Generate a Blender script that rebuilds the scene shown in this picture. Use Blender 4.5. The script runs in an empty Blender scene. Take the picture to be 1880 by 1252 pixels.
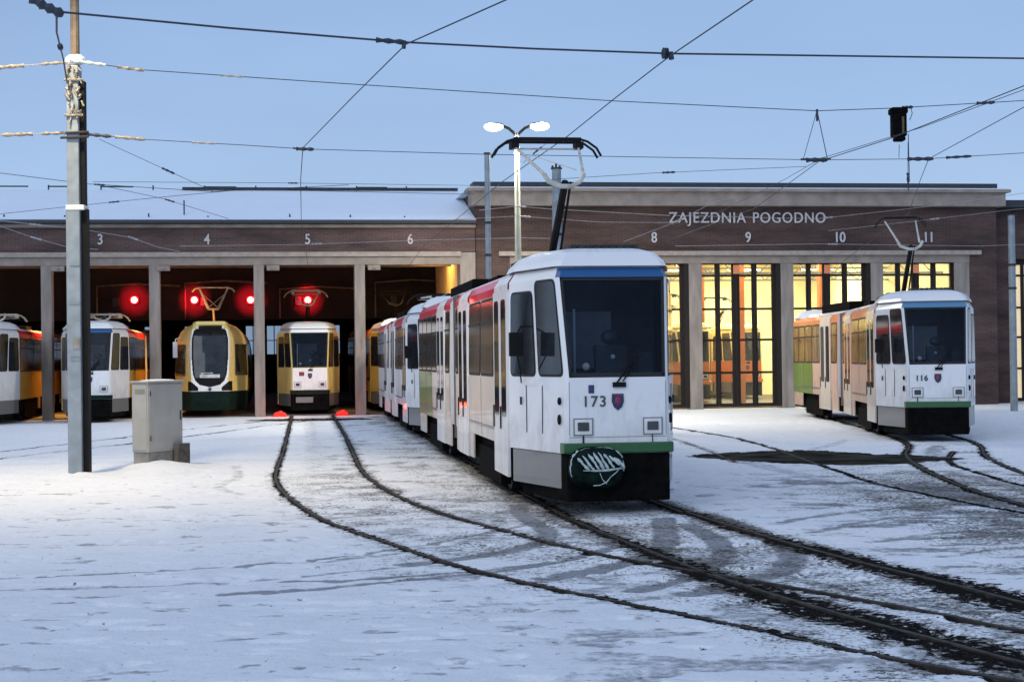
import bpy, math, random
import numpy as np
from mathutils import Vector, Matrix
R = math.radians
random.seed(7)
sc = bpy.context.scene
col = sc.collection
# ------------------------------------------------------------------ camera
FPX, CAMH = 2960.0, 1.9
cd = bpy.data.cameras.new('camera'); cam = bpy.data.objects.new('camera', cd); col.objects.link(cam)
cd.sensor_width = 36; cd.lens = 36 * FPX / 1880; cd.clip_end = 3000; cd.clip_start = .1
cam.matrix_world = Matrix.Translation((0, 0, CAMH)) @ Matrix.Rotation(R(90.6), 4, 'X') @ Matrix.Rotation(R(-.7), 4, 'Z')
sc.camera = cam
# ------------------------------------------------------------------ world, sun, exposure
SUN_EL, SUN_AZ = 24, 200
w = bpy.data.worlds.new('World'); sc.world = w; w.use_nodes = True
nt = w.node_tree; nt.nodes.clear()
out = nt.nodes.new('ShaderNodeOutputWorld'); bg = nt.nodes.new('ShaderNodeBackground')
sky = nt.nodes.new('ShaderNodeTexSky'); sky.sky_type = 'NISHITA'; sky.sun_disc = False
sky.sun_elevation = R(SUN_EL); sky.sun_rotation = R(SUN_AZ); sky.air_density = 1.0; sky.dust_density = .3; sky.ozone_density = 3.0
mixs = nt.nodes.new('ShaderNodeMix'); mixs.data_type = 'RGBA'; mixs.inputs[0].default_value = .80
tc = nt.nodes.new('ShaderNodeTexCoord'); sx = nt.nodes.new('ShaderNodeSeparateXYZ')
rp = nt.nodes.new('ShaderNodeValToRGB')
cl = nt.nodes.new('ShaderNodeTexNoise'); cl.inputs['Scale'].default_value = 2.2; cl.inputs['Detail'].default_value = 4
mpc = nt.nodes.new('ShaderNodeMapping'); mpc.inputs['Scale'].default_value = (1, 1, 3.5)
clr = nt.nodes.new('ShaderNodeMapRange'); clr.inputs[1].default_value = .3; clr.inputs[2].default_value = .7; clr.inputs[3].default_value = .90; clr.inputs[4].default_value = 1.08
hm = nt.nodes.new('ShaderNodeMix'); hm.data_type = 'RGBA'; hm.blend_type = 'MULTIPLY'; hm.inputs[0].default_value = 1
e = rp.color_ramp.elements
e[0].position = 0; e[0].color = (4.3, 5.75, 8.6, 1)
e[1].position = .24; e[1].color = (3.2, 4.8, 7.75, 1)
e2 = rp.color_ramp.elements.new(1.0); e2.color = (4.6, 5.6, 7.8, 1)
L = nt.links.new
L(tc.outputs['Generated'], sx.inputs[0]); L(sx.outputs['Z'], rp.inputs[0])
L(tc.outputs['Generated'], mpc.inputs[0]); L(mpc.outputs[0], cl.inputs['Vector']); L(cl.outputs[0], clr.inputs[0])
L(rp.outputs[0], hm.inputs[6]); L(clr.outputs[0], hm.inputs[7])
L(sky.outputs[0], mixs.inputs[6]); L(hm.outputs[2], mixs.inputs[7]); L(mixs.outputs[2], bg.inputs[0])
bg.inputs[1].default_value = .1
L(bg.outputs[0], out.inputs[0])
sd = bpy.data.lights.new('sun', 'SUN'); sd.energy = .92; sd.angle = R(50); sd.color = (.93, .965, 1)
so = bpy.data.objects.new('sun', sd); col.objects.link(so)
so.rotation_euler = (R(90 - SUN_EL - 2), 0, R(-25))
sc.view_settings.view_transform = 'Standard'; sc.view_settings.look = 'None'; sc.view_settings.exposure = 0; sc.view_settings.gamma = 1

# ------------------------------------------------------------------ helpers
def mat(name, c, rough=.6, metal=0, var=.12, scale=6, bump=0, spec=.5, emit=None, es=0, detail=5, alpha_t=0, stretch=(1, 1, 1)):
    m = bpy.data.materials.new(name); m.use_nodes = True; t = m.node_tree; b = t.nodes['Principled BSDF']
    b.inputs['Roughness'].default_value = rough; b.inputs['Metallic'].default_value = metal
    b.inputs['Specular IOR Level'].default_value = spec
    co = t.nodes.new('ShaderNodeTexCoord'); mp = t.nodes.new('ShaderNodeMapping'); mp.inputs['Scale'].default_value = stretch
    n = t.nodes.new('ShaderNodeTexNoise'); n.inputs['Scale'].default_value = scale; n.inputs['Detail'].default_value = detail
    mr = t.nodes.new('ShaderNodeMapRange'); mr.inputs[1].default_value = .3; mr.inputs[2].default_value = .7
    mr.inputs[3].default_value = 1 - var; mr.inputs[4].default_value = 1 + var
    mx = t.nodes.new('ShaderNodeMix'); mx.data_type = 'RGBA'; mx.blend_type = 'MULTIPLY'; mx.inputs[0].default_value = 1
    mx.inputs[6].default_value = (*c, 1)
    t.links.new(co.outputs['Object'], mp.inputs[0]); t.links.new(mp.outputs[0], n.inputs['Vector'])
    t.links.new(n.outputs[0], mr.inputs[0]); t.links.new(mr.outputs[0], mx.inputs[7]); t.links.new(mx.outputs[2], b.inputs['Base Color'])
    if bump:
        bp = t.nodes.new('ShaderNodeBump'); bp.inputs['Strength'].default_value = bump; bp.inputs['Distance'].default_value = .02
        t.links.new(n.outputs[0], bp.inputs['Height']); t.links.new(bp.outputs[0], b.inputs['Normal'])
    if emit:
        b.inputs['Emission Color'].default_value = (*emit, 1); b.inputs['Emission Strength'].default_value = es
    if alpha_t:
        tr = t.nodes.new('ShaderNodeBsdfTransparent'); tr.inputs[0].default_value = (.85, .9, .95, 1)
        ms = t.nodes.new('ShaderNodeMixShader'); ms.inputs[0].default_value = alpha_t
        o = t.nodes['Material Output']
        t.links.new(b.outputs[0], ms.inputs[1]); t.links.new(tr.outputs[0], ms.inputs[2]); t.links.new(ms.outputs[0], o.inputs[0])
    return m

def paint(name, c, rough=.35, grime=.5):
    """vehicle paint: streaky road grime that gets denser towards the sill"""
    m = bpy.data.materials.new(name); m.use_nodes = True; t = m.node_tree; b = t.nodes['Principled BSDF']
    b.inputs['Roughness'].default_value = rough; b.inputs['Coat Weight'].default_value = .25
    co = t.nodes.new('ShaderNodeTexCoord'); sp = t.nodes.new('ShaderNodeSeparateXYZ')
    mp = t.nodes.new('ShaderNodeMapping'); mp.inputs['Scale'].default_value = (2.2, 2.2, 1.2)
    n = t.nodes.new('ShaderNodeTexNoise'); n.inputs['Scale'].default_value = 2.2; n.inputs['Detail'].default_value = 7; n.inputs['Roughness'].default_value = .65
    hr = t.nodes.new('ShaderNodeMapRange'); hr.inputs[1].default_value = .3; hr.inputs[2].default_value = 1.7; hr.inputs[3].default_value = .42; hr.inputs[4].default_value = 0
    ad = t.nodes.new('ShaderNodeMath'); ad.operation = 'ADD'
    fr = t.nodes.new('ShaderNodeMapRange'); fr.inputs[1].default_value = .60; fr.inputs[2].default_value = 1.15; fr.inputs[4].default_value = grime
    mx = t.nodes.new('ShaderNodeMix'); mx.data_type = 'RGBA'; mx.inputs[6].default_value = (*c, 1); mx.inputs[7].default_value = (.22, .19, .165, 1)
    l = t.links.new
    l(co.outputs['Object'], sp.inputs[0]); l(co.outputs['Object'], mp.inputs[0]); l(mp.outputs[0], n.inputs['Vector'])
    l(sp.outputs['Z'], hr.inputs[0]); l(hr.outputs[0], ad.inputs[0]); l(n.outputs[0], ad.inputs[1]); l(ad.outputs[0], fr.inputs[0])
    l(fr.outputs[0], mx.inputs[0]); l(mx.outputs[2], b.inputs['Base Color'])
    return m

def brick_mat(name, c1, c2, mortar):
    m = bpy.data.materials.new(name); m.use_nodes = True; t = m.node_tree; b = t.nodes['Principled BSDF']; b.inputs['Roughness'].default_value = .9
    co = t.nodes.new('ShaderNodeTexCoord'); sp = t.nodes.new('ShaderNodeSeparateXYZ'); cb = t.nodes.new('ShaderNodeCombineXYZ')
    am = t.nodes.new('ShaderNodeMath'); am.operation = 'ADD'
    br = t.nodes.new('ShaderNodeTexBrick'); br.inputs['Color1'].default_value = (*c1, 1); br.inputs['Color2'].default_value = (*c2, 1); br.inputs['Mortar'].default_value = (*mortar, 1)
    br.inputs['Scale'].default_value = 1; br.inputs['Brick Width'].default_value = .26; br.inputs['Row Height'].default_value = .077; br.inputs['Mortar Size'].default_value = .008
    n = t.nodes.new('ShaderNodeTexNoise'); n.inputs['Scale'].default_value = 1.1; n.inputs['Detail'].default_value = 8
    mr = t.nodes.new('ShaderNodeMapRange'); mr.inputs[1].default_value = .3; mr.inputs[2].default_value = .7; mr.inputs[3].default_value = .48; mr.inputs[4].default_value = 1.42
    mx = t.nodes.new('ShaderNodeMix'); mx.data_type = 'RGBA'; mx.blend_type = 'MULTIPLY'; mx.inputs[0].default_value = 1
    l = t.links.new
    l(co.outputs['Object'], sp.inputs[0]); l(sp.outputs['X'], am.inputs[0]); l(sp.outputs['Y'], am.inputs[1]); l(am.outputs[0], cb.inputs[0]); l(sp.outputs['Z'], cb.inputs[1])
    l(cb.outputs[0], br.inputs['Vector']); mp = t.nodes.new('ShaderNodeMapping'); mp.inputs['Scale'].default_value = (.35, .35, 1.8)
    l(co.outputs['Object'], mp.inputs[0]); l(mp.outputs[0], n.inputs['Vector'])
    l(n.outputs[0], mr.inputs[0]); l(br.outputs[0], mx.inputs[6]); l(mr.outputs[0], mx.inputs[7]); l(mx.outputs[2], b.inputs['Base Color'])
    return m

class MB:
    def __init__(s): s.v = []; s.f = []; s.m = []; s.k = 0
    def add(s, vs, fs, k=None):
        o = len(s.v); s.v += [tuple(p) for p in vs]
        for f in fs: s.f.append([o + i for i in f]); s.m.append(s.k if k is None else k)
        return s
    def box(s, x0, x1, y0, y1, z0, z1, k=None):
        vs = [(x, y, z) for z in (z0, z1) for y in (y0, y1) for x in (x0, x1)]
        return s.add(vs, [(0, 2, 3, 1), (4, 5, 7, 6), (0, 1, 5, 4), (2, 6, 7, 3), (0, 4, 6, 2), (1, 3, 7, 5)], k)
    def tube(s, pts, r, n=6, k=None, cap=True):
        pts = [Vector(p) for p in pts]; rs = r if isinstance(r, (list, tuple)) else [r] * len(pts)
        vs = []; fs = []
        for i, p in enumerate(pts):
            d = (pts[min(i + 1, len(pts) - 1)] - pts[max(i - 1, 0)]).normalized()
            a = d.orthogonal().normalized() if i == 0 else (a - d * a.dot(d)).normalized()
            b = d.cross(a)
            for j in range(n):
                t = 2 * math.pi * j / n; vs.append(p + (a * math.cos(t) + b * math.sin(t)) * rs[i])
        for i in range(len(pts) - 1):
            for j in range(n): fs.append((i * n + j, i * n + (j + 1) % n, (i + 1) * n + (j + 1) % n, (i + 1) * n + j))
        if cap: fs += [tuple(range(n))[::-1], tuple((len(pts) - 1) * n + j for j in range(n))]
        return s.add(vs, fs, k)
    def prism(s, pts, off, k=None):
        """polygon pts extruded by vector off"""
        n = len(pts); off = Vector(off); a = [Vector(p) for p in pts]; b = [p + off for p in a]
        return s.add(a + b, [tuple(range(n))[::-1], tuple(range(n, 2 * n))] + [(i, (i + 1) % n, n + (i + 1) % n, n + i) for i in range(n)], k)
    def ell(s, c, r, nu=14, nv=9, k=None, jit=0):
        vs = []; fs = []
        for i in range(nv + 1):
            ph = math.pi * i / nv
            for j in range(nu):
                t = 2 * math.pi * j / nu; q = 1 + random.uniform(-jit, jit)
                vs.append((c[0] + r[0] * math.sin(ph) * math.cos(t) * q, c[1] + r[1] * math.sin(ph) * math.sin(t) * q, c[2] + r[2] * math.cos(ph) * q))
        for i in range(nv):
            for j in range(nu): fs.append((i * nu + j, (i + 1) * nu + j, (i + 1) * nu + (j + 1) % nu, i * nu + (j + 1) % nu))
        return s.add(vs, fs, k)
    def build(s, name, mats, parent=None, xf=None, loc=None, rz=0, bevel=0, smooth=False, **tags):
        me = bpy.data.meshes.new(name); vs = [xf(p) for p in s.v] if xf else s.v
        me.from_pydata(vs, [], s.f)
        if not isinstance(mats, (list, tuple)): mats = [mats]
        for m in mats: me.materials.append(m)
        me.polygons.foreach_set('material_index', s.m)
        if smooth: me.polygons.foreach_set('use_smooth', [True] * len(me.polygons))
        me.update()
        o = bpy.data.objects.new(name, me); col.objects.link(o)
        if parent: o.parent = parent
        if loc: o.location = loc
        o.rotation_euler.z = rz
        if bevel:
            b = o.modifiers.new('b', 'BEVEL'); b.width = bevel; b.segments = 2; b.limit_method = 'ANGLE'
        for k, v in tags.items(): o[k] = v
        return o

def thing(name, label, cat, loc=(0, 0, 0), rz=0, group=None):
    o = bpy.data.objects.new(name, None); col.objects.link(o); o.location = loc; o.rotation_euler = (0, 0, rz)
    o.empty_display_size = .3; o['label'] = label; o['category'] = cat
    if group: o['group'] = group
    return o

def text_mesh(name, s, size, m, parent, loc, rot, depth=.02, spacing=1.0, sxy=(1, 1), bold=0):
    c = bpy.data.curves.new(name, 'FONT'); c.body = s; c.size = size; c.extrude = depth; c.align_x = 'CENTER'; c.align_y = 'CENTER'; c.space_character = spacing; c.offset = bold
    t = bpy.data.objects.new(name, c); col.objects.link(t)
    dg = bpy.context.evaluated_depsgraph_get(); dg.update()
    me = bpy.data.meshes.new_from_object(t.evaluated_get(dg)); bpy.data.objects.remove(t)
    me.materials.clear(); me.materials.append(m); me.name = name
    o = bpy.data.objects.new(name, me); col.objects.link(o); o.parent = parent; o.location = loc; o.rotation_euler = rot; o.scale = (sxy[0], sxy[1], 1)
    return o

# ------------------------------------------------------------------ materials
M = {}
M['white'] = paint('white_paint', (.80, .80, .81), grime=.55)
M['cream'] = paint('cream_paint', (.72, .64, .56), grime=.72)  # heavy grime covers dirt and also paints the streaky side reflections
M['blue'] = paint('blue_paint', (.008, .085, .25), grime=.1)
M['lblue'] = paint('light_blue_paint', (.09, .24, .40), grime=.2)
M['green'] = paint('green_paint', (.012, .10, .025), grime=.15)
M['lime'] = paint('lime_paint', (.13, .24, .045), grime=.4)
M['lime2'] = paint('lime_dark_paint', (.10, .16, .05), grime=.4)
M['red'] = paint('red_glow_paint', (.62, .016, .045), grime=.15)  # for cantrails: red reflections along the roof edge put into the colour
M['salmon'] = paint('salmon_paint', (.74, .24, .10), grime=.45)
M['pink'] = paint('pinkish_paint', (.68, .45, .35), grime=.75)
M['hallglow'] = mat('hall_reflection_glass', (.24, .15, .06), .12, var=.7, scale=1.8, stretch=(1, 2.5, .6))  # yellow reflections of the lit hall put into the glass colour
M['yellow'] = paint('yellow_paint', (.62, .40, .07), grime=.4)
M['pale_yellow'] = paint('pale_yellow_paint', (.80, .64, .24), grime=.25)
M['orange'] = paint('orange_paint', (.60, .17, .04), grime=.3)
M['dkgreen'] = mat('dark_green_paint', (.005, .016, .012), .75, var=.3, spec=.15)
M['grey'] = paint('grey_paint', (.15, .16, .17), grime=.4)
M['black'] = mat('black_plastic', (.006, .006, .007), .7, var=.4, spec=.2)
M['chassis'] = mat('black_chassis', (.004, .0038, .0038), .95, var=.6, scale=9, spec=.08)
M['glass'] = mat('dark_window_glass', (.016, .019, .024), .06, var=.5, scale=3, spec=.6)
M['gglass'] = mat('side_window_glass', (.035, .03, .028), .10, var=.6, scale=2.5, spec=.7, stretch=(1, 1.5, .5))
M['wglass'] = mat('windscreen_glass', (.010, .014, .022), .05, var=.3, scale=2, spec=.5, alpha_t=.80)
M['rubber'] = mat('window_rubber', (.015, .015, .016), .8)
M['cabin'] = mat('cab_interior', (.16, .18, .22), .8, var=.5, scale=3)
M['cabin2'] = mat('cab_partition', (.045, .055, .075), .4, var=.5, scale=3)
M['paper'] = mat('paper', (.7, .7, .68), .7)
M['bellows'] = mat('bellows', (.11, .10, .095), .9, var=.3)
M['steel'] = mat('galvanised_steel', (.24, .28, .31), .5, metal=.3, var=.18, scale=5, bump=.15)
M['steeld'] = mat('dark_steel', (.025, .028, .033), .6, metal=.2, var=.4)
M['conc'] = mat('lintel_render', (.27, .23, .20), .85, var=.22, scale=2.2, bump=.2, detail=9)
M['conc2'] = mat('column_render', (.26, .225, .20), .85, var=.28, scale=1.4, bump=.2, detail=9, stretch=(3, 3, .6))
M['brick'] = brick_mat('brick_left', (.105, .058, .05), (.072, .042, .04), (.12, .095, .085))
M['brick2'] = brick_mat('brick_right', (.078, .040, .033), (.052, .029, .026), (.085, .066, .058))
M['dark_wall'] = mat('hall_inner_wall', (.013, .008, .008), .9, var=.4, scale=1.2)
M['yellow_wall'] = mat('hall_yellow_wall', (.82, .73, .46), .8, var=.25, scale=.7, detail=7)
M['roofdark'] = mat('roof_edge_metal', (.03, .035, .045), .6, var=.2)
M['floor'] = mat('hall_floor', (.10, .09, .08), .6, var=.3, scale=1.5)
M['gate'] = mat('gate_frame_paint', (.010, .006, .005), .8, var=.4)
M['pane'] = mat('gate_pane', (.30, .25, .15), .25, var=.3, scale=1.5, alpha_t=.82)
M['letter'] = mat('white_letters', (.50, .49, .51), .5, var=.1, scale=3)
M['dirtyletter'] = mat('dark_letters', (.06, .065, .09), .5)
M['crest'] = mat('crest_blue', (.03, .03, .11), .5, var=.5, scale=20)
M['crest2'] = mat('crest_red', (.22, .03, .05), .5)
M['lamp_glass'] = mat('headlamp_glass', (.05, .055, .06), .1, var=.3)
M['lamp_ring'] = mat('headlamp_ring', (.45, .46, .48), .3, metal=.3)
M['cabinet'] = mat('cabinet_grey', (.38, .37, .34), .6, var=.1, scale=3, bump=.05)
M['plinth'] = mat('plinth_concrete', (.24, .23, .21), .9, var=.3, scale=5)
M['snow'] = mat('snow', (.80, .83, .87), .8, var=.05, scale=8, bump=.5)
M['roofsnow'] = mat('roof_snow', (.76, .83, .92), .85, var=.02, scale=.8, bump=.05)
M['frost'] = mat('frosted_iron', (.24, .22, .19), .8, var=.6, scale=14, bump=.6)
M['wire'] = mat('wire_black', (.03, .04, .06), .7, var=.4, scale=20)
M['wirefrost'] = mat('wire_frosted', (.30, .30, .31), .7, var=.3, scale=10)  # pale from the frost on the wires
M['panto'] = mat('pantograph_frame', (.50, .48, .42), .5, var=.3)
M['redbox'] = mat('red_paint_block', (.55, .03, .02), .5, var=.2)
M['redlens'] = mat('red_marker_lens', (.6, .02, .02), .4, emit=(1, .05, .03), es=.5)
M['pole_brown'] = mat('lamp_tube_brown', (.13, .10, .07), .6, var=.4)
M['lampon'] = mat('lamp_lit', (1, 1, 1), .5, emit=(1, .93, .78), es=22)
M['redon'] = mat('red_lamp_core', (1, .1, .1), .5, emit=(1, .36, .24), es=9)
M['redhalo'] = mat('red_lamp_lens', (.7, .01, .01), .3, emit=(1, .012, .03), es=1.9)
M['rail'] = mat('worn_rail_steel', (.050, .042, .036), .7, metal=.2, var=.6, scale=7, spec=.15)
M['mesh_w'] = mat('frosty_coupler_cover', (.40, .48, .48), .8, var=.3, scale=16, bump=.5)
M['coupler'] = mat('coupler_cover', (.006, .014, .012), .9, var=.6, scale=7, bump=.4, spec=.03)

# ------------------------------------------------------------------ ground
RAILS = {
 'A': [(-7.72, 56.2), (-7.30, 53.1), (-5.72, 40.8), (-4.72, 33.0), (-4.03, 27.3), (-3.51, 24.2), (-2.95, 21.8), (-2.36, 19.6), (-1.79, 17.95), (-1.28, 16.75), (-.75, 15.42), (-.05, 13.98), (.48, 13.1), (.93, 12.4), (1.38, 11.72), (1.77, 11.05), (2.14, 10.47), (2.52, 9.9), (2.94, 9.34), (4.0, 8.0), (6.0, 5.9)],
 'B': [(-6.30, 56.4), (-6.0, 54.1), (-4.30, 41.2), (-3.30, 33.2), (-2.50, 27.0), (-1.57, 22.3), (-.75, 19.6), (-.1, 17.85), (.43, 16.5), (.91, 15.5), (1.37, 14.7), (1.85, 13.95), (2.26, 13.3), (2.6, 12.72), (2.91, 12.2), (3.22, 11.6), (3.5, 11.02), (4.6, 9.4), (6.4, 7.2)],
 'C': [(-4.25, 56.6), (-2.14, 39.7), (.42, 20.9), (.62, 19.4), (.93, 17.7), (1.30, 15.95), (1.62, 14.5), (1.94, 13.25), (2.26, 12.25), (2.55, 11.4), (2.83, 10.7), (3.13, 9.9), (3.7, 8.8), (5.2, 6.6)],
 'D': [(-2.82, 56.6), (-.71, 39.8), (1.85, 21.1), (2.08, 19.9), (2.5, 17.75), (2.88, 15.95), (3.18, 14.75), (3.45, 13.85), (3.67, 13.1), (3.9, 12.2), (4.5, 10.7), (5.6, 8.6)],
 'E': [(10.5, 57.5), (9.5, 49.7), (9.1, 42.5), (8.42, 34.5), (7.42, 30.6), (6.78, 26.9), (6.45, 23.6), (6.34, 21.7), (6.36, 20.1), (6.6, 17.6), (7.4, 14)],
 'F': [(11.9, 57.6), (10.95, 49.6), (10.5, 42.4), (9.84, 34.4), (8.72, 29.9), (8.24, 27.0), (8.0, 25.3), (7.85, 22.8), (7.9, 20), (8.3, 17.5)],
}
RAILSF = {   # half buried rails
 'G': [(3.9, 46), (4.5, 42.0), (5.15, 37.3), (5.35, 32.3), (5.3, 26.6), (5.36, 23.9), (5.63, 21.4), (6.1, 19.1), (6.9, 17)],
 'G2': [(2.6, 45), (3.1, 41.6), (3.72, 37.1), (3.95, 32.4), (4.0, 29)],
 'H': [(-7.4, 54), (-9.1, 47), (-10.6, 38.5), (-11.9, 33.5), (-13.1, 29.8), (-15.4, 24)],
 'H2': [(-6.1, 54), (-7.7, 45.5), (-9.6, 36.2), (-11, 31.3), (-12.6, 27)],
 'K': [(16.5, 44), (13.6, 36.5), (12.0, 32.5), (11.2, 29.5), (10.7, 26)],
 'G3': [(8.6, 31.5), (7.6, 28.2), (7.35, 25.0), (7.3, 22.6), (7.6, 20)],
 'K2': [(15.0, 45.5), (12.3, 37.5), (10.9, 33.5), (9.9, 29.5), (9.4, 26)],
}
def catmull(pts, n=8):
    P = [np.array(p, float) for p in pts]; P = [2 * P[0] - P[1]] + P + [2 * P[-1] - P[-2]]; o = []
    for i in range(1, len(P) - 2):
        for k in range(n):
            t = k / n; a, b, c, d = P[i - 1:i + 3]
            o.append(.5 * ((2 * b) + (c - a) * t + (2 * a - 5 * b + 4 * c - d) * t * t + (3 * b - a - 3 * c + d) * t ** 3))
    o.append(P[-2]); o = np.array(o)
    for _ in range(6): o[1:-1] = (o[:-2] + 2 * o[1:-1] + o[2:]) / 4
    return o
# tyre ruts and scrapes: (points, half width, strength, kind) kind 0 = bare, 1 = slush
MARKS = []
def mk(pts, hw, s, k=1): MARKS.append((catmull(pts, 6), hw, s, k))
for p in [[(-9, 19.9), (-5.2, 19.95), (-3.0, 20.1), (-1.2, 20.4)], [(-9, 18.4), (-4.6, 18.35), (-3.0, 18.8), (-1.6, 19.6)],
          [(-7, 17.3), (-4.4, 17.1), (-2.3, 17.0)]]: mk(p, .045, .42)
mk([(-5.9, 14.2), (-4.6, 14.6), (-3.1, 14.95), (-1.95, 15.55), (-1.22, 16.2), (-.3, 17.6), (.45, 19.1)], .05, .75)
mk([(-7, 13.5), (-4.4, 13.8), (-2.75, 13.95), (-1.9, 14.35), (-1.1, 14.9), (-.2, 15.7), (.7, 16.8)], .05, .7)
mk([(-2.4, 13.3), (-1.75, 13.5), (-1.15, 13.85), (-.2, 14.5), (.5, 15.3), (1.2, 16.6)], .07, .9)
mk([(-2.0, 14.0), (-1.2, 14.15), (-.5, 14.5), (.3, 15.1), (.9, 15.9)], .06, .85)
mk([(-1.0, 15.1), (.1, 16.2), (.4, 17.6), (.1, 19.5), (.05, 21)], .12, 1.0)
mk([(-1.8, 15.4), (-.6, 16.5), (-.15, 18.2), (-.3, 20)], .10, .55)
mk([(.3, 14.0), (1.0, 14.9), (1.55, 16.4), (1.75, 19)], .13, 1.15); mk([(1.0, 13.2), (1.7, 14.4), (2.1, 16.0), (2.0, 18.4)], .12, 1.1)
mk([(1.4, 13.0), (2.35, 14.2), (2.75, 16.0), (2.5, 18.6), (2.0, 20)], .14, 1.1)
mk([(-.2, 13.6), (.9, 14.1), (2.0, 14.9), (3, 16.2)], .09, .5); mk([(.6, 12.5), (1.6, 13.1), (2.8, 14.2)], .08, .55)
mk([(4.2, 29.5), (4.6, 25), (5.0, 21), (5.6, 18)], .22, .5); mk([(5.9, 23.5), (6.2, 21), (6.9, 18.0)], .45, .85)
mk([(3.2, 17.4), (4.2, 18.6), (5.2, 19.2), (6.5, 19.4)], .08, .75); mk([(3.0, 18.4), (4.0, 19.5), (5.4, 20.4), (6.5, 20.6)], .09, .7)
mk([(3.6, 16.4), (4.6, 17.2), (5.8, 17.6)], .08, .7); mk([(3.6, 21), (4.6, 20.2), (5.4, 18.8), (6.2, 16.8)], .10, .6); mk([(3.0, 21.8), (4.2, 21.2), (5.0, 19.9), (5.5, 17.8)], .08, .5)
mk([(4.0, 15.2), (5.2, 15.9), (6.6, 16.1)], .07, .6); mk([(4.3, 14.2), (5.4, 14.9)], .07, .5)
mk([(2.6, 24), (3.6, 22.3), (4.6, 21.8)], .07, .45)
mk([(2.15, 14.3), (2.7, 13.1), (3.3, 12.0), (4.2, 10.3)], .08, .6)
mk([(-6.6, 52), (-5.0, 40), (-3.4, 28)], .2, .35); mk([(-8, 50), (-5.6, 47), (-4, 46)], .15, .4)
mk([(-5.1, 29.5), (-4.5, 26.5), (-4.55, 24.6), (-3.9, 23.2)], .10, .45); mk([(-2.2, 44), (-1.2, 33), (-.35, 25), (.1, 21)], .22, .6)
mk([(12.5, 36), (10.4, 31), (9.3, 27)], .12, .5); mk([(7.5, 36), (6.3, 33), (5, 31.5)], .15, .45); mk([(8.8, 33.2), (8.1, 31.3), (7.8, 29.6)], .2, .6)
mk([(9.3, 31.5), (8.0, 30.5), (7.2, 29.5)], .2, .5)
mk([(7.0, 26), (7.1, 22), (7.6, 19)], .2, .55)

def noise2(x, y, seed=0, octaves=4, f=1.0):
    rs = np.random.RandomState(seed); tab = rs.rand(256, 256).astype(np.float32); o = np.zeros_like(x); amp = 1; tot = 0
    for k in range(octaves):
        X = x * f + 17.3 * k; Y = y * f + 9.1 * k; xi = np.floor(X).astype(int); yi = np.floor(Y).astype(int); a = X - xi; b = Y - yi
        a = a * a * (3 - 2 * a); b = b * b * (3 - 2 * b)
        g = lambda i, j: tab[(xi + i) % 256, (yi + j) % 256]
        o += amp * ((g(0, 0) * (1 - a) + g(1, 0) * a) * (1 - b) + (g(0, 1) * (1 - a) + g(1, 1) * a) * b)
        tot += amp; amp *= .5; f *= 2
    return o / tot

rows = [4.0]
while rows[-1] < 62: rows.append(rows[-1] + max(.026, rows[-1] ** 2 / (1612 * 1.9) * .6))
rows = [-60, -20, -6, 0, 2, 3.2] + rows + [70, 90, 130, 220, 400, 800]
rows = np.array(rows); NC = 820
uu = np.linspace(-1, 1, NC)
Yg = np.repeat(rows[:, None], NC + 4, 1)
hwid = 3.0 + .42 * np.clip(rows, 4, 62)
Xg = np.zeros_like(Yg); Xg[:, 2:-2] = uu[None, :] * hwid[:, None]
Xg[:, 1] = -60; Xg[:, 0] = -800; Xg[:, -2] = 60; Xg[:, -1] = 800
x = Xg.ravel(); y = Yg.ravel()
bare = np.zeros_like(x); slush = np.zeros_like(x); gravel = np.zeros_like(x)
nw = noise2(x, y, 3, 3, .9); nw2 = noise2(x, y, 5, 4, 5.0)
def dist_poly(P):
    d = np.full_like(x, 9.0)
    for i in range(len(P) - 1):
        a, b = P[i], P[i + 1]; m = .9
        idx = np.where((y > min(a[1], b[1]) - m) & (y < max(a[1], b[1]) + m) & (x > min(a[0], b[0]) - m) & (x < max(a[0], b[0]) + m))[0]
        if len(idx) == 0: continue
        ab = b - a; t = np.clip(((x[idx] - a[0]) * ab[0] + (y[idx] - a[1]) * ab[1]) / (ab @ ab + 1e-9), 0, 1)
        dd = np.hypot(x[idx] - a[0] - t * ab[0], y[idx] - a[1] - t * ab[1]); d[idx] = np.minimum(d[idx], dd)
    return d
RP = {k: catmull(v) for k, v in RAILS.items()}; RPF = {k: catmull(v) for k, v in RAILSF.items()}
sstep = lambda a, b, v: (lambda t: t * t * (3 - 2 * t))(np.clip((v - a) / (b - a), 0, 1))
for k, P in RP.items():
    d = dist_poly(P); near = 1 - sstep(30, 45, y) * .5
    wv = {'A': .036, 'B': .034, 'C': .058, 'D': .072, 'E': .055, 'F': .05}[k]
    ww = wv * (.8 + .4 * nw2) * (1 + .75 * sstep(18, 13, y) * (k in 'CD')) * (1 + .5 * sstep(16, 11, y) * (k in 'CD'))
    bare = np.maximum(bare, np.maximum((1 - sstep(ww * .25, ww * (1.1 if k in 'CD' else 1.7), d)) * 1.1, (1 - sstep(ww * .6, ww * 3.4, d)) * .74 * (.7 + .6 * nw2)))
    gw = {'A': .20, 'B': .34, 'C': .8, 'D': .6, 'E': .4, 'F': .35}[k]
    gravel = np.maximum(gravel, (1 - sstep(.05, gw, d)) * {'A': .55, 'B': .6, 'C': .78, 'D': .82, 'E': .5, 'F': .4}[k])
for k, P in RPF.items():
    d = dist_poly(P); slush = np.maximum(slush, (1 - sstep(.05, .20, d)) * .62 * (.4 + nw)); bare = np.maximum(bare, (1 - sstep(.02, .10 if k in ('G', 'G3', 'K', 'K2') else .07, d)) * (1.05 if k in ('G', 'G3', 'K', 'K2') else .62 * nw * 1.3))
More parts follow.
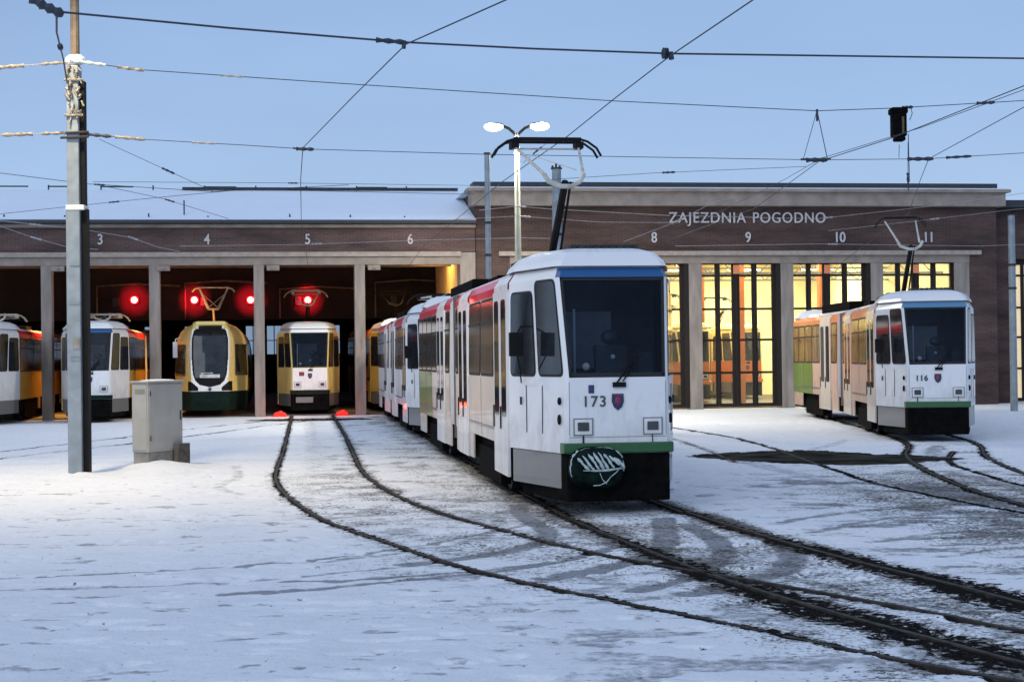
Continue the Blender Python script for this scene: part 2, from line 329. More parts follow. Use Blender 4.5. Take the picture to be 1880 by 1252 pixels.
for P, hw, s, k in MARKS:
    d = dist_poly(P); v = (1 - sstep(hw * .5, hw * 1.7, d)) * s * (.55 + .8 * nw2)
    slush = np.maximum(slush, v)
# between the rails of the worked track the snow is thin and dirty
def between(Pa, Pb, s, ymax=56, ymin=0):
    global gravel
    C = (np.interp(y, Pa[::-1, 1], Pa[::-1, 0]), np.interp(y, Pb[::-1, 1], Pb[::-1, 0]))
    msk = (x > C[0] - .2) & (x < C[1] + .2) & (y < ymax) & (y > ymin)
    gravel = np.maximum(gravel, msk * s)
between(RP['A'], RP['B'], .40, 27); between(RP['A'], RP['B'], .22, 56, 27); between(RP['C'], RP['D'], .50); between(RP['E'], RP['F'], .36)
gravel = np.maximum(gravel, (1 - sstep(0, 3.2, np.hypot((x - .2) / 1.3, (y - 15.6) / 2))) * .45)
gravel = np.maximum(gravel, (1 - sstep(.3, 1.6, np.abs(x - np.interp(y, [9, 13, 20, 40, 56], [2.6, 1.7, -.4, -2.4, -4.4])))) * .42)
gravel = np.maximum(gravel, (1 - sstep(1, 3.4, np.hypot((x - 6.4) / 1.2, (y - 19.5) / 4))) * .6)
gravel = np.maximum(gravel, (1 - sstep(.5, 2.6, np.hypot((x - 4.8), (y - 19) / 3))) * .38)
st1 = noise2(x * .8 + .3 * y, y * 2.2, 31, 4, 1.3); foot_shade = noise2(x, y * 2.0, 37, 3, 3.1)
reg = sstep(2.6, 4.0, x) * (1 - sstep(24, 29, y)) * sstep(12, 15, y + (x - 4) * .8)
slush = np.maximum(slush, reg * sstep(.50, .68, st1) * .75)
slush = np.maximum(slush, sstep(.655, .76, foot_shade) * .55 * (1 - sstep(22, 34, y)))  # small streak shadows of the footprints painted into the snow colour
reg2 = (1 - sstep(1.2, 3.2, np.abs(x - np.interp(y, [9, 13, 20, 40, 56], [2.6, 1.5, -.9, -2.6, -4.6]))))
slush = np.maximum(slush, reg2 * sstep(.48, .68, noise2(x, y, 41, 4, 1.7)) * .55)
# bare wet plate of paving with a lens outline
px = (x - 5.75) / 2.5; py = (y - 30.1 + .35 * (x - 5.65)) / (2.45 - .5 * np.abs(x - 5.75))
bare = np.maximum(bare, (1 - sstep(.86, 1.03, np.sqrt(px ** 2 + py ** 2) + .10 * (nw2 - .5))) * 1.2)
plate = 1 - sstep(1.0, 1.3, np.sqrt(px ** 2 + py ** 2))
px = (x + 6.6) / 2.3; py = (y - 52.6) / 1.3
bare = np.maximum(bare, (1 - sstep(.8, 1.05, np.sqrt(px ** 2 + py ** 2) + .15 * (nw2 - .5))) * .75)
far = sstep(56.5, 58, y + .149 * (-x) - 1.0)
drift = noise2(x, y * 1.6, 11, 4, .45); fine = noise2(x, y, 13, 4, 3.2); foot = noise2(x * .8, y * 1.7, 23, 3, 3.0)
z = .05 * (drift - .5) + .022 * (fine - .5) - .035 * sstep(.62, .78, foot) - .006 * np.clip(bare, 0, 1) - .010 * np.clip(slush, 0, 1) + .03 * gravel * (noise2(x, y, 51, 3, 6.5) - .45)
for bx_, by_, br_ in ((-7.4, 27.3, .42), (-6.4, 28.7, .6), (-6.15, 29.3, .6), (-6.5, 28.9, .5)): z = z + .07 * np.exp(-((x - bx_) ** 2 + (y - by_) ** 2) / br_ ** 2)
clean = 1 - np.clip(gravel, 0, 1); z = z * (.5 + .5 * clean) - .012
z = np.where(y > 50, -.03, z); z = np.where(np.abs(x) > 40, -.03, z)
me = bpy.data.meshes.new('ground'); nr = len(rows); nc = NC + 4
idx = np.arange(nr * nc).reshape(nr, nc)
faces = np.stack([idx[:-1, :-1], idx[:-1, 1:], idx[1:, 1:], idx[1:, :-1]], -1).reshape(-1, 4)
me.vertices.add(nr * nc); me.vertices.foreach_set('co', np.stack([x, y, z], 1).ravel().astype(np.float32))
me.loops.add(len(faces) * 4); me.loops.foreach_set('vertex_index', faces.ravel().astype(np.int32))
me.polygons.add(len(faces)); me.polygons.foreach_set('loop_start', np.arange(0, len(faces) * 4, 4, dtype=np.int32)); me.polygons.foreach_set('loop_total', np.full(len(faces), 4, np.int32))
me.polygons.foreach_set('use_smooth', np.ones(len(faces), bool))
for nm, a in (('bare', bare), ('slush', slush), ('gravel', gravel), ('plate', plate)):
    at = me.attributes.new(nm, 'FLOAT', 'POINT'); at.data.foreach_set('value', a.astype(np.float32))
me.update(); me.validate()
gm = bpy.data.materials.new('snowy_yard'); gm.use_nodes = True; t = gm.node_tree; b = t.nodes['Principled BSDF']; l = t.links.new
def N(ty, **kw):
    n = t.nodes.new(ty)
    for k, v in kw.items(): n.inputs[k].default_value = v
    return n
def mth(op, a, b_=None, c=None):
    n = t.nodes.new('ShaderNodeMath'); n.operation = op
    for i, v in enumerate((a, b_, c)):
        if v is None: continue
        if isinstance(v, (int, float)): n.inputs[i].default_value = v
        else: l(v, n.inputs[i])
    return n.outputs[0]
def rng(v, a, b_, c=0, d=1):
    n = N('ShaderNodeMapRange'); n.interpolation_type = 'SMOOTHSTEP'
    for i, q in zip((1, 2, 3, 4), (a, b_, c, d)): n.inputs[i].default_value = q
    l(v, n.inputs[0]); return n.outputs[0]
def mixc(f, a, b_):
    n = N('ShaderNodeMix'); n.data_type = 'RGBA'
    for i, v in ((0, f), (6, a), (7, b_)):
        if isinstance(v, tuple): n.inputs[i].default_value = (*v, 1)
        elif isinstance(v, (int, float)): n.inputs[i].default_value = v
        else: l(v, n.inputs[i])
    return n.outputs[2]
co = N('ShaderNodeTexCoord').outputs['Object']
def noi(sc_, det=4, stretch=(1, 1, 1), ro=.55):
    mp = N('ShaderNodeMapping'); mp.inputs['Scale'].default_value = stretch; l(co, mp.inputs[0])
    n = N('ShaderNodeTexNoise', Scale=sc_, Detail=det, Roughness=ro); l(mp.outputs[0], n.inputs['Vector']); return n.outputs[0]
def att(nm):
    n = N('ShaderNodeAttribute'); n.attribute_name = nm; return n.outputs['Fac']
nb = noi(13, 7, (1, 1, 1), .68); nf = noi(45, 3); nl = noi(1.3, 5); nm_ = noi(5, 5, (.8, 1.5, 1)); ng = noi(22, 4, (1, 1.2, 1), .7)
fb = rng(mth('ADD', att('bare'), mth('MULTIPLY', mth('SUBTRACT', nb, .5), 2.6)), .34, .56)
gr = mth('ADD', mth('MULTIPLY', att('gravel'), .46), mth('MULTIPLY', mth('SUBTRACT', nl, .5), .45))
fg = rng(mth('SUBTRACT', mth('ADD', gr, mth('MULTIPLY', ng, .9)), .0), .655, .76)
fs = rng(mth('ADD', att('slush'), mth('ADD', mth('MULTIPLY', mth('SUBTRACT', nm_, .5), 1.1), mth('MULTIPLY', mth('SUBTRACT', nb, .5), 1.3))), .20, .80, 0, .95)
thin = rng(nl, .5, .8, 0, .16)
tone = mixc(rng(nf, .35, .7), (.80, .82, .85), (.74, .765, .80))
c1 = mixc(mth('MAXIMUM', fs, thin), tone, mixc(nb, (.13, .14, .16), (.40, .41, .44)))
grit = mixc(rng(nb, .38, .62), (.16, .14, .11), (.022, .021, .018))
c2 = mixc(mth('MULTIPLY', mth('MULTIPLY', fg, .85), rng(att('gravel'), .02, .3)), c1, grit)
asph = mixc(rng(nf, .3, .7), (.006, .006, .007), (.026, .024, .021))
asph = mixc(att('plate'), asph, mixc(rng(nl, .35, .65), (.020, .020, .018), (.058, .055, .046)))
l(mixc(fb, c2, asph), b.inputs['Base Color'])
b.inputs['Roughness'].default_value = .95; b.inputs['Specular IOR Level'].default_value = .0
bp = N('ShaderNodeBump', Strength=.6, Distance=.03); l(mth('ADD', mth('MULTIPLY', noi(7, 6), .9), mth('MULTIPLY', nf, .25)), bp.inputs['Height']); l(bp.outputs[0], b.inputs['Normal'])
me.materials.append(gm)
g = bpy.data.objects.new('snowy_ground', me); col.objects.link(g); g['kind'] = 'structure'
# rails: each tram track is two steel rails
def rail_mesh(mb, P, hw=.024, z=.0):
    n = len(P); vs = []
    for i in range(n):
        d = P[min(i + 1, n - 1)] - P[max(i - 1, 0)]; d = d / (np.hypot(*d) + 1e-9); q = np.array([d[1], -d[0]])
        for s_, zz in ((-hw, -.09), (-hw, z), (hw, z), (hw, -.09)): vs.append((P[i][0] + q[0] * s_, P[i][1] + q[1] * s_, zz))
    fs = [(4 * i + j, 4 * i + j + 1, 4 * i + 5 + j, 4 * i + 4 + j) for i in range(n - 1) for j in range(3)]
    mb.add(vs, fs)
def track(ka, kb, label):
    t_ = thing('tram_track', label, 'track', (0, 0, 0), group='tram tracks in the snowy yard')
    for k in (ka, kb):
        src = RP.get(k, RPF.get(k))
        if src is None: continue
        rail_mesh_ = MB(); rail_mesh(rail_mesh_, src, z=-.004 if k in RP else -.024); rail_mesh_.build('rail', M['rail'], t_)
track('A', 'B', 'tram track curving from gate 5 across the yard, outermost on the clear snow')
track('C', 'D', 'tram track under the nearest tram, running to the bottom right in dirty slush')
track('E', 'F', 'tram track in front of the green and white tram 116')
track('G', 'G2', 'half buried tram track crossing the dark wet plate of paving')
track('G3', 'none', 'short dark rail line between tram 116 and the right edge')
track('H', 'H2', 'half buried tram track branching left behind the grey cabinet')
track('K', 'K2', 'faint half buried track at the far right, right of tram 116')

# ------------------------------------------------------------------ depot frame of reference: x along the facade, y inwards
TH = R(8.5); O = Vector((-7.09, 56., 0))
U = Vector((math.cos(TH), math.sin(TH), 0)); NN = Vector((-math.sin(TH), math.cos(TH), 0))
def dep(t_, w_, z_=0): return O + U * t_ + NN * w_ + Vector((0, 0, z_))
def wall_holes(mb, x0, x1, z0, z1, y0, y1, holes):
    xs = sorted({x0, x1, *[h[0] for h in holes], *[h[1] for h in holes]}); zs = sorted({z0, z1, *[h[2] for h in holes], *[h[3] for h in holes]})
    for i in range(len(xs) - 1):
        for j in range(len(zs) - 1):
            cx, cz = (xs[i] + xs[i + 1]) / 2, (zs[j] + zs[j + 1]) / 2
            if any(h[0] < cx < h[1] and h[2] < cz < h[3] for h in holes): continue
            mb.box(xs[i], xs[i + 1], y0, y1, zs[j], zs[j + 1])
# left hall (open gates 2 to 6)
LH = thing('tram_depot_hall', 'low open brick depot hall with gates 3 to 6 and a snowy sloping roof', 'building', O, TH)
X0, X1 = -19.4, 5.9
mb = MB(); mb.box(X0, X1, 0, .4, 5.66, 6.50); mb.build('frieze_wall', M['brick'], LH)
mb = MB(); mb.box(X0, 5.38, -.10, .42, 5.5, 5.66); mb.build('ledge', mat('ledge_stone', (.34, .29, .25), .8, var=.15), LH)
mb = MB(); mb.box(X0, 5.38, .0, .38, 5.22, 5.498); mb.build('lintel', M['conc'], LH)
mb = MB(); mb.box(X0, X1, -.14, .42, 6.502, 6.62); mb.build('cornice', M['conc'], LH)
mb = MB(); mb.box(X0, X1, -.35, .6, 6.64, 6.74); mb.build('gutter', M['roofdark'], LH)
for cx in (-8.79, -5.2, -1.66, 1.82, -12.36, -15.9, -19.2):
    mb = MB(); mb.box(cx - .18, cx + .18, -.02, .5, -.05, 5.218); mb.build('column', M['conc2'], LH, bevel=.02)
mb = MB(); mb.box(5.36, 5.9, .003, 1.0, -.05, 5.64); mb.build('end_pier', M['conc2'], LH)
mb = MB(); mb.add([(X0, -.33, 6.76), (X1, -.33, 6.76), (X1, 5.2, 8.34), (X0, 5.2, 8.34), (X0, 5.2, 8.2), (X1, 5.2, 8.2), (X1, -.33, 6.74), (X0, -.33, 6.74), (X0, 42, 8.1), (X1, 42, 8.1)],
                  [(0, 1, 2, 3), (0, 3, 4, 7), (1, 6, 5, 2), (7, 4, 5, 6), (3, 2, 9, 8)]); mb.build('roof', M['roofsnow'], LH)
mb = MB()
for xx in np.arange(X0 + .5, X1 - 1, 1.9):
    mb.box(xx, xx + .05, 5.2, 5.25, 8.3, 8.52)
    if int(xx * 7) % 3: mb.box(xx, xx + 1.2, 5.2, 5.24, 8.44, 8.49)
mb.box(-4.5, X1, 5.12, 5.18, 8.34, 8.45)
mb.build('ridge_rail', M['steeld'], LH)
for xx in (-10.2, -8.2, -5.4, -3.4, -.6, 1.5, 3.4): mb = MB(); mb.box(xx, xx + .05, .1, .15, 6.76, 6.84 + random.uniform(.08, .22)); mb.build('snow_guard', M['steeld'], LH)
mb = MB(); mb.tube([(-4.2, .5, 6.7), (-4.2, .5, 7.5)], .025); mb.build('roof_rod', M['steeld'], LH)
for wy, zz in ((3.0, 5.32), (5.6, 5.45)):
    mb = MB(); mb.box(X0, 5.36, wy, wy + .12, zz, zz + .06); mb.box(X0, 5.36, wy, wy + .12, zz + .5, zz + .56)
    for xx in np.arange(X0 + .5, 5, 1.0): mb.tube([(xx, wy + .06, zz + .03), (xx + .5, wy + .06, zz + .53), (xx + 1.0, wy + .06, zz + .03)], .02, 5)
    mb.build('roof_truss', M['pole_brown'], LH)
for xx, zz in ((-8.0, 4.9), (-4.6, 5.0), (-.9, 4.75), (2.9, 5.0)):
    mb = MB(); mb.tube([(xx, 8.5, 3.6), (xx, 8.5, zz), (xx + 1.5, 8.5, zz + .1), (xx + 3.2, 8.5, zz)], .035, 6); mb.build('pipe', M['pole_brown'], LH)
    mb = MB(); mb.box(xx + .6, xx + .85, 8.42, 8.59, 4.1, 4.45); mb.build('junction_box', M['steeld'], LH)
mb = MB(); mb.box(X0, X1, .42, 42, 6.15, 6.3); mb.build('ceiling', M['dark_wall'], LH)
mb = MB(); mb.box(X0, 5.898, .52, 44, -.02, .012); mb.build('hall_floor', M['floor'], LH)
mb = MB(); mb.box(5.37, 5.9, 1.0, 42, .012, 6.14); mb.build('side_wall', M['yellow_wall'], LH)
mb = MB(); mb.box(X0 - .4, X0, 0, 42, 0, 6.5); mb.build('outer_wall', M['brick'], LH)
holes = []
for bx in (-15.9, -12.4, -8.9, -5.3, -1.7, 1.8):
    holes += [(bx - 1.05, bx - .2, 2.3, 4.0), (bx + .2, bx + 1.05, 2.3, 4.0)]
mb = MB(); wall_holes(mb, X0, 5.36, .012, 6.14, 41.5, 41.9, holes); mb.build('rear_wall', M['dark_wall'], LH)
for h in holes:
    mb = MB(); mb.box(h[0], h[1], 41.6, 41.64, h[2], h[3]); 
    w1 = MB(); xc = (h[0] + h[1]) / 2
    w1.box(xc - .03, xc + .03, 41.5, 41.59, h[2], h[3]); w1.box(h[0], xc - .03, 41.5, 41.59, 3.1, 3.15); w1.box(xc + .03, h[1], 41.5, 41.59, 3.1, 3.15)
    f_ = w1.build('window', M['steeld'], LH); mb.build('pane', mat('rear_pane', (.2, .22, .3), .2, alpha_t=.8), f_)
mb = MB(); mb.box(X0, 5.36, 8.6, 8.8, 3.55, 6.14); mb.build('halo_backing', M['dark_wall'], LH)  # added hanging wall, there to catch the red lamps' halos
for i, (bx, n_) in enumerate(((-6.99, '3'), (-3.41, '4'), (.03, '5'), (3.6, '6'), (-10.5, '2'))):
    text_mesh('gate_number', n_, .50, M['letter'], LH, (bx, -.03, 6.09), (R(90), 0, 0), .02, bold=.006, sxy=(.85, 1))
for bx in (-5.0 + .12, -1.47 + .3, 2.02 + .3, -8.5 + .1):
    mb = MB(); mb.box(bx - .22, bx + .22, -.12, .0, 5.02, 5.2); mb.box(bx - .05, bx + .05, -.2, -.12, 5.06, 5.14); mb.build('gate_lamp_box', M['conc'], LH, bevel=.02)
# right hall (closed glazed gates 7 to 11)
RH = thing('tram_depot_hall', 'tall brick depot hall with lit glazed gates 8 to 11 and the depot name', 'building', O, TH)
A0, A1 = 5.92, 25.35
mb = MB(); mb.box(A0, A1, -.06, .4, 5.66, 7.26); mb.build('frieze_wall', M['brick2'], RH)
mb = MB(); mb.box(A0 + .8, 24.7, -.20, .42, 5.5, 5.655); mb.build('ledge', bpy.data.materials['ledge_stone'], RH)
mb = MB(); mb.box(A0 + 1.2, 24.3, -.03, .38, 5.22, 5.498); mb.build('lintel', M['conc'], RH)
mb = MB(); mb.box(A0 - .2, A1 + .2, -.45, .42, 7.262, 7.75); mb.box(A0 - .34, A1 + .34, -.62, .42, 7.752, 7.86); mb.build('cornice', M['conc'], RH)
mb = MB(); mb.box(A0 - .1, 25.3, -.3, .7, 7.9, 8.1); mb.build('parapet', M['roofdark'], RH)
mb = MB(); mb.box(A0 - .3, A1 + .3, -.55, 34, 7.862, 7.9); mb.build('roof', M['roofsnow'], RH)
mb = MB(); mb.box(A0, A0 + 1.2, -.05, .4, -.05, 5.655); mb.build('corner_pier', M['brick2'], RH)
mb = MB(); mb.box(24.3, A1, -.05, .4, -.05, 5.655); mb.build('corner_pier', M['brick2'], RH)
mb = MB(); mb.box(A1 - .3, A1, .4, 34, -.05, 7.86); mb.build('outer_wall', M['brick2'], RH)
mb = MB(); mb.box(A0, A0 + .3, .4, 34, 6.51, 7.86); mb.build('outer_wall', M['brick2'], RH)
COLS = [7.0, 10.43, 13.87, 17.3, 20.72, 24.0]
for cx in COLS:
    hw = .24 if cx < 24 else .3
    mb = MB(); mb.box(cx - hw, cx + hw, -.03, .5, -.05, 5.218); mb.build('column', M['conc2'], RH, bevel=.02)
for i in range(5):
    a, c = COLS[i] + .24, COLS[i + 1] - (.24 if i < 4 else .3); W_ = c - a
    gt = MB(); lv = [.0, .10, .185, .26, .325]
    # four folding leaves; pane openings measured from the left jamb
    ps = [(.03, .54), (.72, 1.16), (1.45, 1.91), (2.10, 2.66)]; zs = [(.16, 1.23), (1.31, 2.41), (2.49, 3.53), (3.61, 4.74), (4.82, 5.18)]
    hs = [(a + p0, a + p1, z0, z1) for p0, p1 in ps for z0, z1 in zs]
    wall_holes(gt, a, c, .03, 5.218, .16, .24, hs)
    for p in (.63, 1.31, 2.0): gt.box(a + p - .04, a + p + .04, .10, .157, .05, 5.2)
    gt.box(a + 2.78, c, -.0, .157, .05, 5.2)
    go = gt.build('gate', M['gate'], RH)
    for p0, p1 in ps:
        q = MB(); q.box(a + p0, a + p1, .19, .205, .1, 5.2); q.build('leaf_glazing', M['pane'], go)
    q = MB(); q.box(a + 1.2, a + 1.42, .06, .098, 4.84, 5.16); q.build('gate_plate', M['salmon'], go)
for bx, n_ in ((8.75, '7'), (12.35, '8'), (15.83, '9'), (19.28, '10'), (22.69, '11')):
    text_mesh('gate_number', n_, .52, M['letter'], RH, (bx, -.10, 6.13), (R(90), 0, 0), .03, bold=.006, sxy=(.85, 1))
for w_, c_, L_ in (('ZAJEZDNIA', 14.32, 2.86), ('POGODNO', 17.38, 2.72)):
    to = text_mesh('sign_lettering', w_, .54, M['letter'], RH, (c_, -.10, 6.84), (R(90), 0, 0), .03, spacing=1.12, bold=.002)
    to.scale.x = L_ / (max(v.co.x for v in to.data.vertices) - min(v.co.x for v in to.data.vertices))
mb = MB(); mb.box(A0 + .3, A1 - .3, .5, 26, -.02, .014); mb.build('hall_floor', M['floor'], RH)
mb = MB(); mb.box(A0, A1 - .3, 18, 18.3, .014, 6.5)
mb.build('rear_wall', M['yellow_wall'], RH)
mb = MB(); mb.box(A0, A0 + .3, .5, 18, .014, 6.5); mb.build('side_wall', M['yellow_wall'], RH)
mb = MB(); mb.box(A1 - .6, A1 - .302, .5, 18, .014, 6.5); mb.build('side_wall', M['yellow_wall'], RH)
mb = MB(); mb.box(A0 + .3, A1 - .6, .5, 18, 6.4, 6.5); mb.build('ceiling', M['yellow_wall'], RH)
for cx in COLS[1:-1]:
    for wy in (6, 12): mb = MB(); mb.box(cx - .15, cx + .15, wy - .15, wy + .15, .014, 6.4); mb.build('inner_column', M['orange'], RH)
for wy in (3.4, 9.0):
    mb = MB(); mb.box(A0 + .3, A1 - .6, wy, wy + .1, 5.0, 5.07); mb.box(A0 + .3, A1 - .6, wy, wy + .1, 5.5, 5.57)
    for xx in np.arange(A0 + .4, A1 - 1.6, 1.0): mb.tube([(xx, wy + .05, 5.03), (xx + .5, wy + .05, 5.53), (xx + 1.0, wy + .05, 5.03)], .025, 5)
    mb.build('roof_truss', M['steel'], RH)
for cx in (12.1, 15.5, 19, 22.3):
    for wy in (5., 11.):
        mb = MB(); mb.box(cx - .7, cx + .7, wy - .12, wy + .12, 5.55, 5.65); mb.tube([(cx - .5, wy, 5.65), (cx - .5, wy, 6.4)], .015); mb.tube([(cx + .5, wy, 5.65), (cx + .5, wy, 6.4)], .015)
        mb.build('tube_lamp', mat('tube_lit', (1, 1, .9), emit=(1, .86, .52), es=9), RH)
# third hall at the far right
SH = thing('tram_depot_hall', 'low snow roofed depot hall cut off by the right edge', 'building', O, TH)
mb = MB(); mb.box(25.6, 38, .9, 1.3, 5.4, 7.3); mb.build('frieze_wall', M['brick2'], SH)
mb = MB(); mb.box(25.6, 38, .4, 1.32, 7.302, 7.55); mb.build('gutter', M['roofdark'], SH)
mb = MB(); mb.add([(25.6, .4, 7.57), (38, .4, 7.57), (38, 6, 8.0), (25.6, 6, 8.0)], [(0, 1, 2, 3)]); mb.build('roof', M['roofsnow'], SH)
mb = MB(); mb.box(25.6, 26.28, .9, 1.3, -.05, 5.398); mb.build('corner_pier', M['brick2'], SH)
mb = MB(); hs = [(26.36 + i * .62, 26.86 + i * .62, z0, z1) for i in range(6) for z0, z1 in [(.16, 1.23), (1.31, 2.41), (2.49, 3.53), (3.61, 4.74), (4.82, 5.18)]]
wall_holes(mb, 26.28, 30.4, .03, 5.398, 1.1, 1.18, hs); go = mb.build('gate', M['gate'], SH)
q = MB(); q.box(26.3, 30.3, 1.19, 1.2, .1, 5.2); q.build('leaf_glazing', mat('lit_pane', (.5, .4, .2), emit=(1, .80, .52), es=.6, var=.2), go)

# ------------------------------------------------------------------ trams
def rot_patch(corners, rad=.06):
    """rounded quad given 4 Vectors (bl, br, tr, tl)"""
    out_ = []
    for i in range(4):
        c, p, n_ = corners[i], corners[i - 1], corners[(i + 1) % 4]
        a = c + (p - c).normalized() * min(rad, (p - c).length * .45); b_ = c + (n_ - c).normalized() * min(rad, (n_ - c).length * .45)
        for k in range(5):
            q = k / 4; out_.append(a * (1 - q) ** 2 + c * 2 * q * (1 - q) + b_ * q ** 2)
    return out_

class KT:
    LEV = [.73, .86, 1.65, 2.77, 2.88, 3.0, 3.08, 3.12]
    def prof(s, z):
        z_ = [.73, 1.65, 2.88, 3.0, 3.08, 3.12]
        f = lambda v: float(np.interp(z, z_, v))
        return f([1.09, 1.10, 1.08, 1.0, .84, .5]), f([.655, .64, .70, .66, .55, .3]), f([0, 0, .26, .32, .5, .8])
    def outline(s, z, rear=False):
        W, wn, yf = s.prof(z); ch = .045
        pts = [(-W, 8.55), (-W, 3.2), (-W, 1.7), (-wn, yf + .06), (-wn + ch, yf), (wn - ch, yf), (wn, yf + .06), (W, 1.7), (W, 3.2), (W, 8.55)]
        if rear: pts = [(-W, 9.45), (-W, 13.2), (-W, 16.4), (-wn, 18.04 - yf), (-wn + ch, 18.1 - yf), (wn - ch, 18.1 - yf), (wn, 18.04 - yf), (W, 16.4), (W, 13.2), (W, 9.45)]
        return pts
    def S(s, seg, f, z, rear=False, off=0):
        o = s.outline(z, rear); a, b_ = Vector(o[seg]), Vector(o[seg + 1]); p = a.lerp(b_, f); d = (b_ - a).normalized()
        n_ = Vector((-d.y, d.x)) * (-1 if not rear else 1)
        n_ = Vector((n_.x, n_.y))
        c = Vector((0, 4.0 if not rear else 14))
        if (p - c).dot(n_) < 0: n_ = -n_
        return Vector((p.x + n_.x * off, p.y + n_.y * off, z))
    def fy(s, seg, y_, z, rear):
        o = s.outline(z, rear); return (y_ - o[seg][1]) / (o[seg + 1][1] - o[seg][1])

def kt4(label, loc, rz, lv, bend=0, detail=True, number=None, panto='up', group='trams standing at the depot', front_light=True):
    T = thing('articulated_tram', label, 'tram', loc, rz, group); K = KT()
    cb, sb = math.cos(bend), math.sin(bend)
    def xf(p):
        x_, y_, z_ = p
        if y_ > 9.0: d = y_ - 9.0; return (x_ * cb - d * sb, 9.0 + x_ * sb + d * cb, z_)
        return p
    def B(mb, nm, mt, parent=T, **k):
        return mb.build(nm, mt, parent, xf, **k)
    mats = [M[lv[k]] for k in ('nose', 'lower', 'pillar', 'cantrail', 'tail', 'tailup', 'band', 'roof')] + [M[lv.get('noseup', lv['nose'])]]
    # shells
    for rear in (False, True):
        mb = MB(); L_ = K.LEV
        for li in range(len(L_) - 1):
            za, zb = L_[li], L_[li + 1]; oa, ob = K.outline(za, rear), K.outline(zb, rear)
            for sg in range(9):
                nose = 2 <= sg <= 6
                if not rear and sg == 4 and za in (1.65, 2.77): continue
                if nose: k = 6 if (za >= 2.88 and zb <= 3.0 and 3 <= sg <= 5 and not rear) else (7 if za >= 2.88 else (4 if rear else (8 if za >= 1.65 else 0)))
                elif za >= 3.0: k = 7
                elif za >= 2.77: k = 3
                elif za >= 1.65: k = 5 if (rear and sg in (1, 7)) else 2
                else: k = 4 if (rear and sg in (1, 7)) else 1
                mb.add([(*oa[sg], za), (*oa[sg + 1], za), (*ob[sg + 1], zb), (*ob[sg], zb)], [(0, 1, 2, 3)], k)
            # end wall at the joint
            mb.add([(*oa[0], za), (*oa[9], za), (*ob[9], zb), (*ob[0], zb)], [(0, 1, 2, 3)], 7)
        top = [(*p, L_[-1]) for p in K.outline(L_[-1], rear)]; mb.add(top, [tuple(range(10))], 7)
        bot = [(*p, L_[0]) for p in K.outline(L_[0], rear)]; mb.add(bot, [tuple(range(10))], 7)
        B(mb, 'body_shell', mats)
    # cab roof fairing
    for rear in (False, True):
        mb = MB(); ring = []
        for z_, ins, y0, y1 in ((3.02, .0, .27, 2.3), (3.09, .035, .3, 2.3), (3.2, .14, .46, 2.15), (3.265, .32, .75, 1.95), (3.285, .5, 1.0, 1.8)):
            W = 1.035 - ins; wn = .71 - ins * .8
            p = [(-W, y1), (-W, 1.6), (-wn, y0 + .08), (-wn + .08, y0), (wn - .08, y0), (wn, y0 + .08), (W, 1.6), (W, y1)]
            if rear: p = [(a, 18.1 - b_) for a, b_ in p]
            ring.append([(a, b_, z_) for a, b_ in p])
        vs = [q for r_ in ring for q in r_]; n_ = 8
        fs = [(i * n_ + j, i * n_ + (j + 1) % n_, (i + 1) * n_ + (j + 1) % n_, (i + 1) * n_ + j) for i in range(len(ring) - 1) for j in range(n_)] + [tuple(range((len(ring) - 1) * n_, len(ring) * n_))]
        mb.add(vs, fs); fo = B(mb, 'cab_roof', M[lv.get('fair', 'white')] if not rear else M[lv['roof']])
        if detail and not rear:
            mb = MB()
            for i in range(9): mb.box(-.40 + i * .1, -.335 + i * .1, .86, 1.25, 3.27, 3.325)
            B(mb, 'roof_vent', M['steeld'], fo)
    def patch(nm, seg, f0, f1, z0, z1, off, mt, rear=False, rad=.06, th=.012, parent=T, tp=0):
        cs = [K.S(seg, f0, z0, rear, off), K.S(seg, f1, z0, rear, off), K.S(seg, f1 - tp * (f1 - f0), z1, rear, off), K.S(seg, f0 + tp * (f1 - f0), z1, rear, off)]
        inn = K.S(seg, (f0 + f1) / 2, (z0 + z1) / 2, rear, off - th) - K.S(seg, (f0 + f1) / 2, (z0 + z1) / 2, rear, off)
        mb = MB(); mb.prism(rot_patch(cs, rad), inn); return B(mb, nm, mt, parent)
    def sidewin(y0, y1, z0, z1, side, rear, tint='gglass', nm='side_window'):
        brk = [(1, 3.2, 8.55)] if False else None
        x_ = -1 if side < 0 else 1
        def P(y_, z_, off):
            W = K.prof(z_)[0]; return Vector((x_ * (W + off), y_, z_))
        a, b_ = (y0, y1)
        cs = [P(a - .04, z0 - .04, .006), P(b_ + .04, z0 - .04, .006), P(b_ + .04, z1 + .04, .006), P(a - .04, z1 + .04, .006)]
        mb = MB(); mb.prism(rot_patch(cs, .1), (-x_ * .02, 0, 0)); fr = B(mb, nm, M['rubber'])
        cs = [P(a, z0, .012), P(b_, z0, .012), P(b_, z1, .012), P(a, z1, .012)]
        mb = MB(); mb.prism(rot_patch(cs, .09), (-x_ * .005, 0, 0)); B(mb, 'pane', M[tint], fr)
        mb = MB(); mb.box(min(x_ * 1.098, x_ * 1.112), max(x_ * 1.098, x_ * 1.112), a, b_, z1 - .32, z1 - .29); B(mb, 'glazing_bar', M['rubber'], fr)
    # windscreen and cab
    fr = MB(); zA, zB = 1.665, 2.87
    def Q(f, z_, off=0): return K.S(4, f, z_, False, off)
    fr.prism([Q(0, zA), Q(1, zA), Q(1, zA + .04), Q(0, zA + .04)], (0, .05, 0)); fr.prism([Q(0, zB - .03), Q(1, zB - .03), Q(1, zB), Q(0, zB)], (0, .05, 0))
    fr.prism([Q(0, zA), Q(.03, zA), Q(.03, zB), Q(0, zB)], (0, .05, 0)); fr.prism([Q(.97, zA), Q(1, zA), Q(1, zB), Q(.97, zB)], (0, .05, 0))
